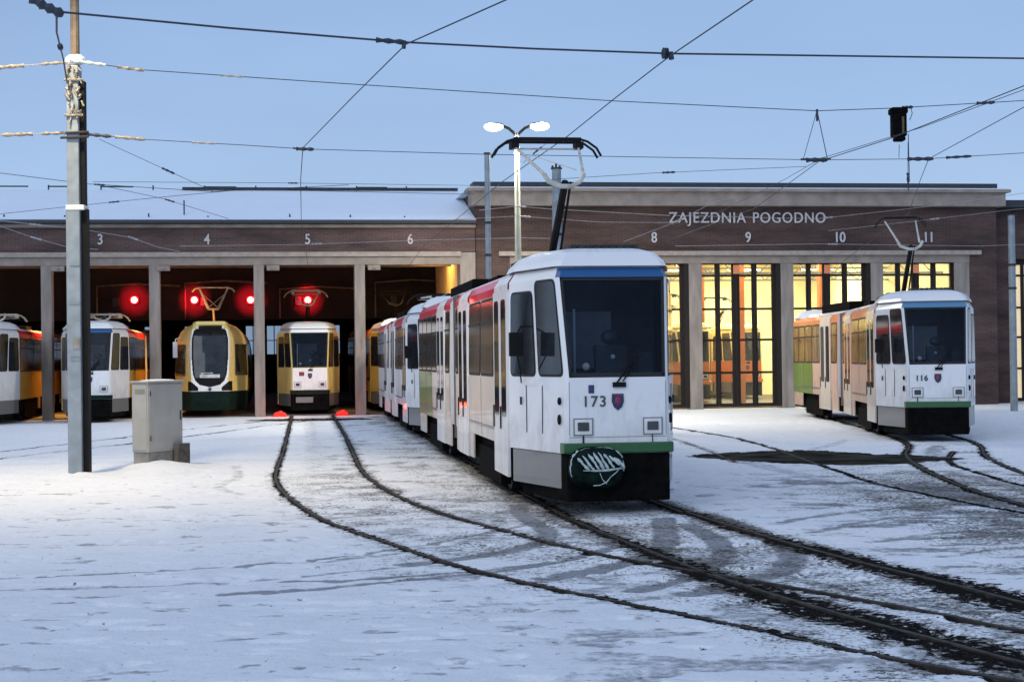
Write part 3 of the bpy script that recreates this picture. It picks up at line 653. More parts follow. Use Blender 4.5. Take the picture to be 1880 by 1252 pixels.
    ws = B(fr, 'windscreen', M['rubber'])
    mb = MB(); mb.prism(rot_patch([Q(.012, zA + .02, -.01), Q(.988, zA + .02, -.01), Q(.988, zB - .01, -.01), Q(.012, zB - .01, -.01)], .09), (0, .008, 0)); B(mb, 'pane', M['wglass'], ws)
    mb = MB(); mb.box(-.62, .62, .08, .42, 1.5, 1.66); mb.box(-.9, .9, 1.9, 1.96, .9, 2.95, 1); mb.box(-.35, .3, 1.84, 1.9, 1.75, 2.5, 2); mb.box(-.5, .5, .5, 1.9, .88, .94)
    mb.box(-.05, .35, 1.1, 1.25, 1.45, 2.05, 1); mb.ell((.14, 1.1, 2.15), (.13, .06, .1), k=1); mb.tube([(-.42, .6, 1.5), (-.42, .6, 2.5)], .018, k=2); mb.box(.42, .6, .7, 1.0, 1.5, 1.95, 1)
    mb.tube([(-.3, .5, 1.66), (.1, .5, 1.78), (.32, .5, 1.7)], .014, k=1); mb.ell((-.33, .3, 1.78), (.05, .05, .05), 8, 6, k=3); mb.ell((.02, .35, 1.9), (.03, .03, .03), 8, 6, k=2)
    B(mb, 'cab_interior', [M['cabin'], M['cabin2'], mat('cab_grey', (.50, .54, .62), .6), M['paper']])
    # tapered cab side windows (both sides) ; seg 2 left, seg 6 right
    for sg in (2, 6):
        a = (.05, .50, .57, .975) if sg == 2 else (.50, .95, .025, .43)
        for q0, q1 in ((a[0], a[1]), (a[2], a[3])):
            zt = 2.84 if (sg == 2) == (q0 > .3) else 2.72
            w_ = patch('cab_window', sg, q0 - .012, q1 + .012, 1.66, zt + .03, .006, M['rubber'], rad=.1)
            patch('pane', sg, q0, q1, 1.69, zt, .012, M['glass'], rad=.09, parent=w_)
        if detail:
            for (f, z0, z1) in ((.93, 1.32, 1.41), (.93, 1.08, 1.2)):
                mb = MB(); f_ = f if sg == 2 else 1 - f; p = K.S(sg, f_, z0, off=.015); mb.ell((p.x, p.y, (z0 + z1) / 2), (.025, .04, (z1 - z0) * .55), 8, 6)
                B(mb, 'side_light', M['black'])
            mb = MB()
            for f in (.33, .62):
                f_ = f if sg == 2 else 1 - f; p0 = K.S(sg, f_, .95, off=.004); p1 = K.S(sg, f_, 1.55, off=.004); mb.tube([p0, p1], .006, 4)
            p = K.S(sg, .25 if sg == 2 else .75, 1.3, off=.02); mb.tube([p, p + Vector((0, 0, .1))], .015, 5)
            B(mb, 'panel_seam', M['steeld'])
        patch('cab_skirt', sg, .04, .93, .30, .72, -.01, M['grey'], rad=.02, th=.03) if sg == 2 else patch('cab_skirt', sg, .07, .96, .30, .72, -.01, M['grey'], rad=.02, th=.03)
    # bumper, apron, chassis
    mb = MB(); pts = [(-.70, .12), (-.68, -.05), (.68, -.05), (.70, .12), (.6, .3), (-.6, .3)]
    mb.prism([(a, b_, .735) for a, b_ in pts], (0, 0, .125)); B(mb, 'bumper', M[lv.get('bump', 'green')], bevel=.015)
    mb = MB(); pts = [(-.66, .1), (-.63, -.02), (.63, -.02), (.66, .1), (.95, 1.6), (-.95, 1.6)]
    mb.prism([(a, b_, .15) for a, b_ in pts], (0, 0, .58)); B(mb, 'apron', M['chassis'], bevel=.02)
    mb = MB(); mb.box(-.95, .95, 1.62, 8.6, .32, .729); mb.box(-.95, .95, 9.4, 16.4, .32, .729); mb.box(-.62, .62, 16.4, 17.9, .2, .729); B(mb, 'chassis', M['chassis'])
    for y0, y1 in ((6.0, 6.45), (7.95, 8.5), (9.5, 10.4), (11.95, 12.25), (14.9, 16.3)) if not lv.get('long') else ():
        for sd_ in (-1, 1):
            mb = MB(); a, b_ = sorted((sd_ * 1.06, sd_ * 1.085)); mb.box(a, b_, y0, y1, .34, .727); B(mb, 'side_skirt', M[lv.get('skirt', lv['lower'])])
    for yc in (4.8, 13.6):
        bg_ = MB(); bg_.box(-.85, .85, yc - 1.2, yc + 1.2, .3, .45); bg_.box(-1.0, -.86, yc - 1.45, yc + 1.2, .12, .56); bg_.box(.86, 1.0, yc - 1.45, yc + 1.2, .12, .56); bo = B(bg_, 'bogie', M['chassis'])  # black side frames reach low to stand for the underfloor shade
        for dy in (-.9, .9):
            for sd_ in (-1, 1):
                mb = MB(); mb.tube([(sd_ * .68, yc + dy, .335), (sd_ * .80, yc + dy, .335)], .335, 18); mb.tube([(sd_ * .8, yc + dy, .335), (sd_ * .99, yc + dy, .335)], .1, 10); B(mb, 'wheel', M['steeld'], bo)
    # doors, left in the image
    for y0, y1 in ((1.75, 3.15), (6.5, 7.9), (10.45, 11.9)):
        for a, b_ in ((y0, (y0 + y1) / 2 - .012), ((y0 + y1) / 2 + .012, y1)):
            mb = MB(); mb.box(-1.115, -1.08, a, b_, .34, 2.80); dr = B(mb, 'door_leaf', M[lv['door']])
            mb = MB(); mb.add([(-1.098, a, 2.802), (-1.098, b_, 2.802), (-1.093, b_, 2.88), (-1.093, a, 2.88), (-1.025, b_, 2.985), (-1.025, a, 2.985)], [(0, 1, 2, 3), (3, 2, 4, 5)]); B(mb, 'door_header', M[lv['door']])
            for z0, z1 in ((1.12, 2.68),):
                mb = MB(); cs = [Vector((-1.12, a + .12, z0)), Vector((-1.12, b_ - .12, z0)), Vector((-1.12, b_ - .12, z1)), Vector((-1.12, a + .12, z1))]
                mb.prism(rot_patch(cs, .1), (.01, 0, 0)); B(mb, 'door_window', M['glass'], dr)
            mb = MB(); mb.tube([(-1.125, b_ - .06, .95), (-1.125, b_ - .06, 1.25)], .012, 5); B(mb, 'door_handle', M['rubber'], dr)
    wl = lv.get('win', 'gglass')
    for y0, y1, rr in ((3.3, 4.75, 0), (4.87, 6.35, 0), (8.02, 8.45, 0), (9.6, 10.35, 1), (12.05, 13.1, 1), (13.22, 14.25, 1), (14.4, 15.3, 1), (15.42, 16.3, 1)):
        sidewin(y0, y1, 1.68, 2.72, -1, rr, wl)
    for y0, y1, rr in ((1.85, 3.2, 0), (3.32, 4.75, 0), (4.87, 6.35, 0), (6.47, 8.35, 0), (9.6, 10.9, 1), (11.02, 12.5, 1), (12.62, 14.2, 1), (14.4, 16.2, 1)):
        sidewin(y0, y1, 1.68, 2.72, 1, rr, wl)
    wr = patch('rear_window', 4, .06, .94, 1.7, 2.8, .008, M['rubber'], rear=True, rad=.1); patch('pane', 4, .09, .91, 1.74, 2.76, .014, M['glass'], rear=True, parent=wr)
    for sg in (2, 6):
        for q0, q1 in ((.08, .46), (.54, .92)):
            w_ = patch('cab_window', sg, q0 - .015, q1 + .015, 1.66, 2.78, .006, M['rubber'], rear=True, rad=.1); patch('pane', sg, q0, q1, 1.69, 2.75, .012, M['glass'], rear=True, rad=.09, parent=w_)
    if detail:
        for sd_ in (-1, 1):
            xx = sd_ * 1.1
            for yy in (3.22, 4.8, 6.42, 7.97, 8.5, 9.52, 10.4, 11.98, 13.16, 14.6, 16.36): mb = MB(); mb.box(min(xx, xx + sd_ * .004), max(xx, xx + sd_ * .004), yy, yy + .012, .76, 1.62); B(mb, 'panel_seam', M['grey'])
            for ya, yb in ((3.24, 6.4), (12.0, 16.3)): mb = MB(); mb.box(min(xx, xx + sd_ * .010), max(xx, xx + sd_ * .010), ya, yb, .90, .93); B(mb, 'rub_rail', M['grey'])
    # joint
    mb = MB()
    for i in range(12):
        y_ = 8.56 + i * .075; q = .03 if i % 2 else 0
        mb.box(-1.04 + q, 1.04 - q, y_, y_ + .073, .5, 3.0 - q)
    B(mb, 'bellows', M['bellows'])
    # lights
    for sx_ in (-.43, .43):
        mb = MB(); mb.box(sx_ - .12, sx_ + .12, -.012, .01, .95, 1.16); hl = B(mb, 'headlight', M['white'], bevel=.006)
        mb = MB(); mb.box(sx_ - .122, sx_ - .108, -.016, -.0125, .95, 1.16); mb.box(sx_ + .108, sx_ + .122, -.016, -.0125, .95, 1.16); mb.box(sx_ - .107, sx_ + .107, -.016, -.0125, 1.147, 1.16); mb.box(sx_ - .107, sx_ + .107, -.016, -.0125, .95, .963); B(mb, 'rim', M['grey'], hl)
        mb = MB(); mb.box(sx_ - .07, sx_ + .07, -.028, -.0125, 1.005, 1.11); B(mb, 'lens', M['lamp_glass'], hl, bevel=.008)
    if detail:
        mb = MB(); mb.box(-.43 - .01, -.42, -.012, 0, .86, .95); mb.box(.42, .43, -.012, 0, .86, .95); B(mb, 'cable_stub', M['steeld'])
    if detail:
        mb = MB(); mb.box(-.60, .60, -.0035, 0, .925, .931); mb.box(-.60, -.594, -.0035, 0, .95, 1.6); mb.box(.594, .60, -.0035, 0, .95, 1.6); B(mb, 'front_seam', M['grey'])
    # wipers, crest, number
    mb = MB(); mb.tube([(-.03, -.03, 1.56), (.12, -.0, 1.75), (.27, .04, 1.92)], .011, 5); mb.tube([(.06, -.03, 1.6), (.2, .0, 1.78), (.33, .045, 1.93)], .009, 5); mb.tube([(.05, .0, 1.72), (.33, .055, 2.02)], .012, 4); mb.box(-.06, .1, -.035, -.0, 1.53, 1.59); B(mb, 'wiper', M['black'])
    sh = [(-.07, 1.45), (.07, 1.45), (.075, 1.36), (.05, 1.29), (0, 1.25), (-.05, 1.29), (-.075, 1.36)]
    dx = 0
    mb = MB(); mb.prism([(a + .0 + dx, -.004, b_) for a, b_ in sh], (0, -.012, 0)); cr = B(mb, 'crest', M['crest'])
    mb = MB(); mb.ell((dx, -.017, 1.37), (.035, .006, .045), 8, 6); mb.box(dx - .05, dx + .05, -.022, -.017, 1.425, 1.44); B(mb, 'emblem', M['crest2'], cr)
    if number:
        text_mesh('fleet_number', number, .185 if number == '173' else .16, M['dirtyletter'], T, (-.29 if number == '173' else -.34, -.008, 1.355), (R(90), 0, 0), .004, spacing=1.15, bold=.002 if number == '173' else .006)
    if number == '173':
        mb = MB(); mb.box(-.36, -.29, -.012, -.002, 1.46, 1.56); B(mb, 'round_badge', M['crest'], bevel=.01)
    if detail:
        mb = MB(); mb.box(-1.20, -1.02, .86, .94, 1.92, 2.22); mb.tube([(-1.1, .9, 2.2), (-1.02, 1.1, 2.3), (-1.0, 1.3, 2.3)], .014, 5); mb.tube([(-1.1, .9, 1.95), (-1.05, 1.0, 1.75), (-1.0, 1.25, 1.58)], .012, 5)
        B(mb, 'mirror', M['black'], bevel=.03)
    # roof gear
    mb = MB(); mb.box(-.5, .5, 2.5, 3.4, 3.1, 3.22); B(mb, 'roof_box', M['steeld'], bevel=.03)
    mb = MB(); mb.box(-.55, .55, 7.0, 8.3, 3.1, 3.26); B(mb, 'resistor_box', M['chassis'], bevel=.03)
    mb = MB(); mb.box(-.6, .6, 10.2, 14.2, 3.1, 3.36); B(mb, 'resistor_box', M['chassis'], bevel=.03)
    if lv.get('hoop', True):
        mb = MB(); mb.tube([(-.95, 2.42, 2.95), (-.93, 2.42, 3.15), (-.7, 2.42, 3.26), (.7, 2.42, 3.26), (.93, 2.42, 3.15), (.95, 2.42, 2.95)], .03, 6); B(mb, 'roof_hoop', M['steeld'])
    # pantograph
    PZ = {'up': 5.22, 'mid': 4.55, 'down': 3.6}[panto]
    pb = MB(); yb = 4.6; by = 5.2
    pb.box(-.45, .45, yb - .15, yb + .9, 3.16, 3.2)
    for sx_ in (-.4, .4):
        for yy in (yb, yb + .8): pb.tube([(sx_, yy, 3.1), (sx_, yy, 3.18)], .05, 8)
    po = B(pb, 'pantograph', M['steeld'])
    k = (PZ - 3.2) / 2.02; bw = .74 if number == '116' else 1.0
    zk = 3.2 + 1.22 * k; yk = yb - 1.05 + .6 * (k < .5)
    mb = MB(); mb.tube([(0, yb + .5, 3.2), (.02, yk + .1, zk)], [.062, .055], 8); mb.tube([(.12, yb + .4, 3.2), (.1, yk + .1, zk)], .018, 6); B(mb, 'lower_arm', M['black'], po)
    mb = MB(); mb.tube([(-.3, yk, zk + .1), (-.24, yk, zk), (-.05, yk, zk - .07), (.1, yk, zk - .07), (.22, yk, zk - .0), (.28, yk, zk + .12)], .035, 6, k=0)
    mb.tube([(-.28, yk, zk + .08), (-.50 * bw, by, PZ - .08)], [.027, .02], 6); mb.tube([(.27 * bw, yk, zk + .1), (.50 * bw, by, PZ - .08)], [.027, .02], 6)
    if bw == 1: mb.tube([(.22, yk + .3, zk + .2), (-.3, by - .3, PZ - .25)], .008, 4); mb.tube([(-.52, by, PZ - .12), (.52, by, PZ - .12)], .015, 5)
    B(mb, 'upper_frame', M['panto'] if lv.get('pl', 1) else M['steeld'], po)
    mb = MB()
    for dy in (-.14, .14):
        mb.tube([(a_ * bw, by + dy, PZ + c_) for a_, c_ in ((-.83, -.24), (-.76, -.12), (-.62, -.02), (-.5, .015), (.5, .015), (.62, -.02), (.76, -.12), (.83, -.24))], .02 if bw == 1 else .011, 6)
    q_ = .52 * bw; h_ = .04 if bw == 1 else .012; mb.box(-q_, q_, by - .16, by - .12, PZ - h_ / 2, PZ + h_); mb.box(-q_, q_, by + .12, by + .16, PZ - h_ / 2, PZ + h_)
    for sx_ in ((-.5, .5) if bw == 1 else ()): mb.box(sx_ - .06, sx_ + .06, by - .14, by + .14, PZ - .12, PZ - .02)
    B(mb, 'collector_bow', M['black'] if lv.get('pl', 1) != 2 else M['panto'], po)
    return T

LV = {}
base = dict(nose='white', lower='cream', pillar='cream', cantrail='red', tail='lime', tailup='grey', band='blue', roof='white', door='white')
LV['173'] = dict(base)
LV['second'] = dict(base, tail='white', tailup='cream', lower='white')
LV['116'] = dict(base, win='hallglow', cantrail='salmon', pillar='salmon', lower='pink', tail='lime', tailup='lime2', band='lblue', door='cream')  # salmon cantrail paints the pinkish glow along the roof edge
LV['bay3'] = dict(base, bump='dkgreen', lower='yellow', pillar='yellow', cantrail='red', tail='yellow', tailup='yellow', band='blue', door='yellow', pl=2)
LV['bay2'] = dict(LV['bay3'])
LV['bay5'] = dict(base, bump='dkgreen', skirt='dkgreen', nose='pale_yellow', lower='pale_yellow', pillar='yellow', cantrail='yellow', tail='yellow', tailup='yellow', band='white', door='yellow', hoop=False, pl=2)
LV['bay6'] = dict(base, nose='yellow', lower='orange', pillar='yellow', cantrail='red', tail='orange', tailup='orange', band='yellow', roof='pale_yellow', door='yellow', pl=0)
LV['in'] = dict(base, nose='orange', noseup='pale_yellow', bump='orange', fair='pale_yellow', win='hallglow', lower='orange', pillar='pale_yellow', cantrail='yellow', tail='orange', tailup='yellow', band='pale_yellow', roof='pale_yellow', door='yellow')

hd = math.atan2(2.55, 18.4)     # heading of the train in the yard
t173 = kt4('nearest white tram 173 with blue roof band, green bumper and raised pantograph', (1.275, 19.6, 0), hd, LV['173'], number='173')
# snow covered coupler on the apron
mb = MB()
NQ = 26; vs = []; fs = []
for i in range(NQ):
    a = 2 * math.pi * i / NQ
    for rr, yy in ((1, -.05), (.97, -.2), (.8, -.3), (.45, -.34)):
        cx, cz = math.cos(a), math.sin(a); px_ = math.copysign(abs(cx) ** .7, cx) * .33 * rr; pz_ = math.copysign(abs(cz) ** .75, cz) * (.26 if cz > 0 else .24) * rr
        vs.append((-.3 + px_ , yy, .56 + pz_ + .0))
vs.append((-.3, -.35, .56))
for i in range(NQ):
    for j in range(3): fs.append((i * 4 + j, ((i + 1) % NQ) * 4 + j, ((i + 1) % NQ) * 4 + j + 1, i * 4 + j + 1))
    fs.append((i * 4 + 3, ((i + 1) % NQ) * 4 + 3, len(vs) - 1))
mb.add(vs, fs); cc = mb.build('coupler_cover', M['coupler'], t173)
rim = [(-.3 + math.copysign(abs(math.cos(a)) ** .7, math.cos(a)) * .32 + random.uniform(-.01, .01), -.18 + random.uniform(-.02, .01), .57 + math.copysign(abs(math.sin(a)) ** .75, math.sin(a)) * .23 + random.uniform(-.008, .008)) for a in np.linspace(-.1, math.pi + .3, 34)]
mb = MB(); mb.tube(rim, [random.uniform(.008, .022) for _ in rim], 7); mb.build('snowy_rim', M['mesh_w'], cc, smooth=True)
mb = MB()
for i in range(8):
    xx = -.555 + i * .062; zt = .765 - abs(i - 3.5) ** 1.5 * .010; zb = .545 + random.uniform(-.03, .02) + (.05 if i > 5 else 0); n_ = 7
    pts = [(xx + .13 * k / n_ + random.uniform(-.006, .006), -.30 - .065 * math.sin(1.5 * k / n_), zt + (zb - zt) * k / n_) for k in range(n_ + 1)]
    mb.tube(pts, [.004] + [random.uniform(.011, .022) for _ in range(n_ - 1)] + [.003], 6)
mb.tube([(-.5, -.345, .55), (-.34, -.36, .545), (-.2, -.36, .55), (-.1, -.35, .562), (.01, -.30, .57)], [.004, .012, .016, .010, .012], 6)
mb.build('snow_strands', M['mesh_w'], cc, smooth=True)
mb = MB(); mb.tube([(-.38, -.355, .37), (-.30, -.365, .375), (-.22, -.365, .41), (-.17, -.36, .47), (-.10, -.345, .52), (-.02, -.31, .60)], .006, 5); mb.tube([(-.30, -.36, .52), (-.27, -.365, .44), (-.22, -.36, .39)], .005, 5); mb.build('wire_loop', M['mesh_w'], cc)
# second tram coupled behind
def along(d): return (1.275 - math.sin(hd) * d, 19.6 + math.cos(hd) * d, 0)
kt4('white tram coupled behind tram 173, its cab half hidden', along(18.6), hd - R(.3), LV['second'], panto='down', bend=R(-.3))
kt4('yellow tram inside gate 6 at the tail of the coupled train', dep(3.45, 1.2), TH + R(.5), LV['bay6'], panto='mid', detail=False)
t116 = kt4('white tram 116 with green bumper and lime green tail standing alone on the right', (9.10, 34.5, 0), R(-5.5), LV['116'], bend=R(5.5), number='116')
kt4('white fronted tram with orange sides at gate 3, behind the near pole', dep(-7.05, -3.0), TH, LV['bay3'], panto='down', detail=False)
kt4('tram at gate 2 cut off by the left edge, orange side lit', dep(-10.5, -3.6), TH, LV['bay2'], panto='down', detail=False)
kt4('pale yellow and white tram standing in the middle of gate 5', dep(.07, .5), TH, LV['bay5'], panto='mid', detail=False)
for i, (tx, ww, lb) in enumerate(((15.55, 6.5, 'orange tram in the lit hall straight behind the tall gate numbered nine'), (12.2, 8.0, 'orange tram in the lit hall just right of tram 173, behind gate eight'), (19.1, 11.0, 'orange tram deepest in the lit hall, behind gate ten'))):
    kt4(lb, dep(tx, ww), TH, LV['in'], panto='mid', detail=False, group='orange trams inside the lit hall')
# white lower front of the gate 5 tram
for o in list(bpy.data.objects):
    if o.get('label', '').startswith('pale yellow and white'):
        mb = MB(); mb.box(-.60, .60, -.010, -.002, .87, 1.63); mb.build('front_panel', M['white'], o)
        for c in list(o.children):
            if c.name.startswith('headlight'): c.location.y = -.012
        mb = MB(); mb.box(-.5, .1, -.09, -.055, .42, .62); mb.build('number_plate', M['grey'], o, bevel=.02)
        mb = MB(); mb.box(-.38, -.20, -.02, -.011, 1.36, 1.5); mb.build('small_emblem', M['crest2'], o, bevel=.03)

# modern low-floor tram at gate 4
def modern(label, loc, rz):
    T = thing('low_floor_tram', label, 'tram', loc, rz, 'trams standing at the depot'); W = 1.26
    zs = np.concatenate([np.linspace(.22, .8, 10), np.linspace(.86, 3.0, 120), np.linspace(3.04, 3.22, 6)])
    NS = 200
    def surf(i, z_):
        q = i / NS * 2 - 1                     # -1..1 across the nose
        Wz = W * float(np.interp(z_, [.2, .5, 1.6, 2.35, 2.7, 2.95, 3.12, 3.22], [.96, .99, 1, .985, .93, .84, .70, .52]))
        yf = float(np.interp(z_, [.2, .5, .9, 1.5, 2.2, 2.8, 3.05, 3.22], [.20, .06, .0, .08, .26, .48, .72, 1.15]))
        fl = .64 * (1 - .12 * max(z_ - 2.6, 0)); m_ = abs(q)
        if m_ < .42: x_, y_ = fl * m_ / .42, .05 * (m_ / .42) ** 2.5
        elif m_ < .90: k_ = (m_ - .42) / .48; x_, y_ = fl + (Wz - fl) * (k_ * 1.12 - .12 * k_ ** 6), .05 + 1.55 * k_
        else: k_ = (m_ - .90) / .10; x_, y_ = Wz, 1.60 + 1.0 * k_
        return (min(x_, Wz) * (1 if q > 0 else -1), yf * (1 - y_ / 2.6) + y_, z_)
    bodyv = [surf(i, z_) for z_ in zs for i in range(NS + 1)]
    b1, glass_, blk, low = MB(), MB(), MB(), MB()
    for j in range(len(zs) - 1):
        for i in range(NS):
            ids = (j * (NS + 1) + i, j * (NS + 1) + i + 1, (j + 1) * (NS + 1) + i + 1, (j + 1) * (NS + 1) + i)
            c = np.mean([bodyv[k] for k in ids], 0); X_, Z_ = abs(c[0]), c[2]; q = abs((i + .5) / NS * 2 - 1)
            ww = float(np.interp(Z_, [1.02, 1.1, 1.25, 1.5, 2.0, 2.7, 3.0, 3.06], [0, .34, .50, .58, .62, .62, .55, .4]))
            fs_ = [tuple(range(4))]; vv = [bodyv[k] for k in ids]
            if X_ < ww * .9 and 1.35 < Z_ < 2.9: glass_.add(vv, fs_)
            elif X_ < ww: blk.add(vv, fs_)
            elif Z_ < .88: low.add(vv, fs_)
            elif .90 < Z_ < 1.22 and .40 < X_ < .76 and Z_ < .92 + (X_ - .30) * .9: blk.add(vv, fs_, 0)
            else: b1.add(vv, fs_, 1 if (X_ < ww + .07 and q < .5) or (Z_ < 1.24 and X_ < .64) else (2 if Z_ > 3.0 else 0))
    # straight body behind the nose
    prf = [surf(NS, z_) for z_ in zs]
    for s_ in (-1, 1):
        for j in range(len(prf) - 1):
            a, b_ = prf[j], prf[j + 1]
            tgt = low if b_[2] < .83 else b1
            tgt.add([(s_ * a[0], 2.6, a[2]), (s_ * a[0], 16, a[2]), (s_ * b_[0], 16, b_[2]), (s_ * b_[0], 2.6, b_[2])], [(0, 1, 2, 3)], 0 if b_[2] < 3 else (2 if tgt is b1 else 0))
    b1.add([(-.6, 2.0, 3.22), (.6, 2.0, 3.22), (.6, 16, 3.22), (-.6, 16, 3.22)], [(0, 1, 2, 3)], 2)
    b1.build('body_shell', [mat('amber_coat', (.78, .58, .20), .35, var=.08), M['white'], M['pale_yellow']], T); bo = blk.build('front_mask', M['black'], T); glass_.build('windscreen', M['glass'], T, smooth=True); low.build('lower_apron', M['dkgreen'], T)
    mb = MB(); mb.prism([(-.62, 1.15, 3.1), (-.5, .95, 3.16), (.5, .95, 3.16), (.62, 1.15, 3.1), (.62, 2.8, 3.1), (-.62, 2.8, 3.1)], (0, 0, .16)); mb.build('roof_fairing', M['pale_yellow'], T, bevel=.05)
    mb = MB(); mb.box(-.34, .34, .02, .2, 1.34, 1.46); mb.box(-.3, .1, .08, .22, 1.47, 1.52); mb.build('destination_sheet', mat('front_sheet', (.5, .52, .52), .6, var=.3), T)
    for s_ in (-1, 1):
        for y0, y1 in ((1.75, 2.55), (2.85, 4.2), (4.4, 5.8), (6.2, 7.8), (8.1, 9.5)):
            mb = MB(); xa = W + .004 if y0 > 2.5 else None
            if y0 < 2.5:
                i0 = int(NS * (.5 + .5 * .56)); i1 = int(NS * (.5 + .5 * .86)); p = [surf(i0, 1.42), surf(i1, 1.42), surf(i1, 2.5), surf(i0, 2.5)]; p = [Vector((s_ * (a[0] + .035), a[1] - .035, a[2])) for a in p]; mb.prism(p, (-s_ * .01, 0, 0))
            else:
                p = [Vector((s_ * (W + .006), y0, 1.3)), Vector((s_ * (W + .006), y1, 1.3)), Vector((s_ * (W * .98 + .006), y1, 2.55)), Vector((s_ * (W * .98 + .006), y0, 2.55))]; mb.prism(rot_patch(p, .08), (-s_ * .02, 0, 0))
            mb.build('side_window', M['gglass'], T)
    for s_ in (-1, 1):
        mb = MB(); mb.ell((s_ * .56, .42, 1.02), (.09, .05, .06)); mb.build('headlight', M['lamp_ring'], T)
    mb = MB(); mb.tube([(-1.02, 1.4, 2.75), (-1.2, 1.1, 2.7), (-1.22, 1.1, 2.55)], .02, 5); mb.box(-1.3, -1.14, 1.05, 1.13, 2.05, 2.6); mb.build('mirror', M['white'], T, bevel=.03)
    mb = MB(); mb.prism([(-.05, -.02, 1.0), (.05, -.02, 1.0), (.05, -.02, .93), (0, -.02, .88), (-.05, -.02, .93)], (0, -.02, 0)); mb.build('crest', M['crest'], T)
    mb = MB()
    for xx in (-.42, -.3, .42, .3): mb.tube([(xx * 1.25 if abs(xx) > .35 else xx * 1.7, 4.6, 4.62), (xx * .5, 4.1, 3.85)], .024, 5)
    mb.tube([(-.2, 4.1, 3.83), (.2, 4.1, 3.83)], .035, 6); mb.tube([(.4, 4.5, 4.4), (-.15, 4.1, 3.9)], .012, 4); mb.tube([(-.4, 4.5, 4.4), (.15, 4.1, 3.9)], .012, 4)
    mb.tube([(-.78, 4.6, 4.48), (-.68, 4.6, 4.6), (-.5, 4.6, 4.65), (.5, 4.6, 4.65), (.68, 4.6, 4.6), (.78, 4.6, 4.48)], .03, 6); mb.tube([(0, 4.1, 3.83), (0, 5.2, 3.25)], .045, 6)
    mb.build('pantograph', M['panto'], T)
modern('rounded low-floor tram with yellow sides and a black windscreen mask at gate 4', dep(-3.36, -.1), TH)

# ------------------------------------------------------------------ red lamps on the added backing wall and red blocks by gate 5
def ground_t(px_, py_, w_):
    m_ = cam.matrix_world.to_3x3(); d = m_ @ Vector(((px_ - 940) / FPX, -(py_ - 626) / FPX, -1)); o = O + NN * w_; C = Vector((0, 0, CAMH))
    s_ = (o - C).dot(NN) / d.dot(NN); p = C + d * s_; return (p - o).dot(U), p.z
lab = {247: 'red lamp glowing over the roof of the gate 3 tram', 357: 'red lamp glowing left of the pantograph in gate 4', 460: 'red lamp glowing at the right post of gate 4', 565: 'red lamp glowing behind the pantograph in gate 5'}
for px_ in (247, 357, 460, 565):
    tx, tz = ground_t(px_, 551, 8.4)
    T = thing('red_lamp', lab[px_], 'lamp', dep(tx, 8.4, tz), TH, 'red lamps in the open hall')
    mb = MB(); mb.box(-.06, .06, .0, .19, -.08, .08); mb.build('lamp_housing', M['steeld'], T, bevel=.02)
    mb = MB(); mb.ell((0, -.06, 0), (.17, .08, .17), 20, 12); mb.build('lens', M['redhalo'], T)
    mb = MB(); mb.ell((0, -.13, 0), (.12, .06, .12), 16, 10); mb.build('bulb', M['redon'], T)
    ld = bpy.data.lights.new('red_light', 'POINT'); ld.energy = 4; ld.color = (1, .02, .03); ld.shadow_soft_size = .12; ld.specular_factor = 0
    lo = bpy.data.objects.new('red_light', ld); col.objects.link(lo); lo.parent = T; lo.location = (0, -.34, 0)
    l2 = bpy.data.lights.new('red_halo_spot', 'SPOT'); l2.energy = 1150; l2.color = (1, .012, .03); l2.spot_size = R(54); l2.spot_blend = 1; l2.shadow_soft_size = .03  # added spot without a fitting, throws the halo onto the wall behind
    lo = bpy.data.objects.new('red_halo_spot', l2); col.objects.link(lo); lo.parent = T; lo.location = (0, -1.25, 0); lo.rotation_euler = (R(90), 0, 0)
for px_, py_, lb in ((514, 757, 'red block beside the left rail at gate 5'), (628, 754, 'red block beside the right rail at gate 5')):
    tx, tz = ground_t(px_, py_, -.2)
    T = thing('track_block', lb, 'marker block', dep(tx, -.2, 0), TH, 'red blocks beside the gate 5 track')
    mb = MB(); mb.prism([(-.26, -.12, -.03), (.26, -.12, -.03), (.20, -.1, .10), (.02, -.1, .17), (-.20, -.1, .11)], (0, .26, 0)); mb.build('base', M['redbox'], T, bevel=.04)
    mb = MB(); mb.ell((.03, -.12, .12), (.07, .05, .06), 12, 8); mb.build('marker_lens', M['redlens'], T)
    ld = bpy.data.lights.new('red_light', 'POINT'); ld.energy = 10; ld.color = (1, .08, .03); ld.shadow_soft_size = .1; ld.specular_factor = 0
    lo = bpy.data.objects.new('red_light', ld); col.objects.link(lo); lo.parent = T; lo.location = (0, -.4, .28)

# ------------------------------------------------------------------ interior lights of the halls
def area(loc, rot, sx_, sy_, e_, c, spread=180):
    ld = bpy.data.lights.new('hall_light', 'AREA'); ld.shape = 'RECTANGLE'; ld.size = sx_; ld.size_y = sy_; ld.energy = e_; ld.color = c; ld.spread = R(spread)
    o = bpy.data.objects.new('hall_light', ld); col.objects.link(o); o.location = loc; o.rotation_euler = rot
for tx in (12.2, 15.6, 19, 22.4):
    area(dep(tx, 4.5, 6.2), (0, 0, TH), 2.4, 5, 330 if tx < 18 else 560, (1, .82, .47)); area(dep(tx, 13, 6.2), (0, 0, TH), 2.4, 4, 560 if tx < 18 else 1100, (1, .85, .52))
for tx, e_ in ((-8.9, 300), (-5.25, 280), (1.85, 40), (-12.3, 230)):
    area(dep(tx, 3.9, 5.9), (0, 0, TH), 1.0, 1.0, e_, (1, .46, .12), 85)
area(dep(4.6, 3.2, 5.9), (0, 0, TH), .6, 1.5, 110, (1, .5, .12))
area(dep(-3.4, 20, 6.0), (0, 0, TH), 8, 4, 30, (1, .4, .3))

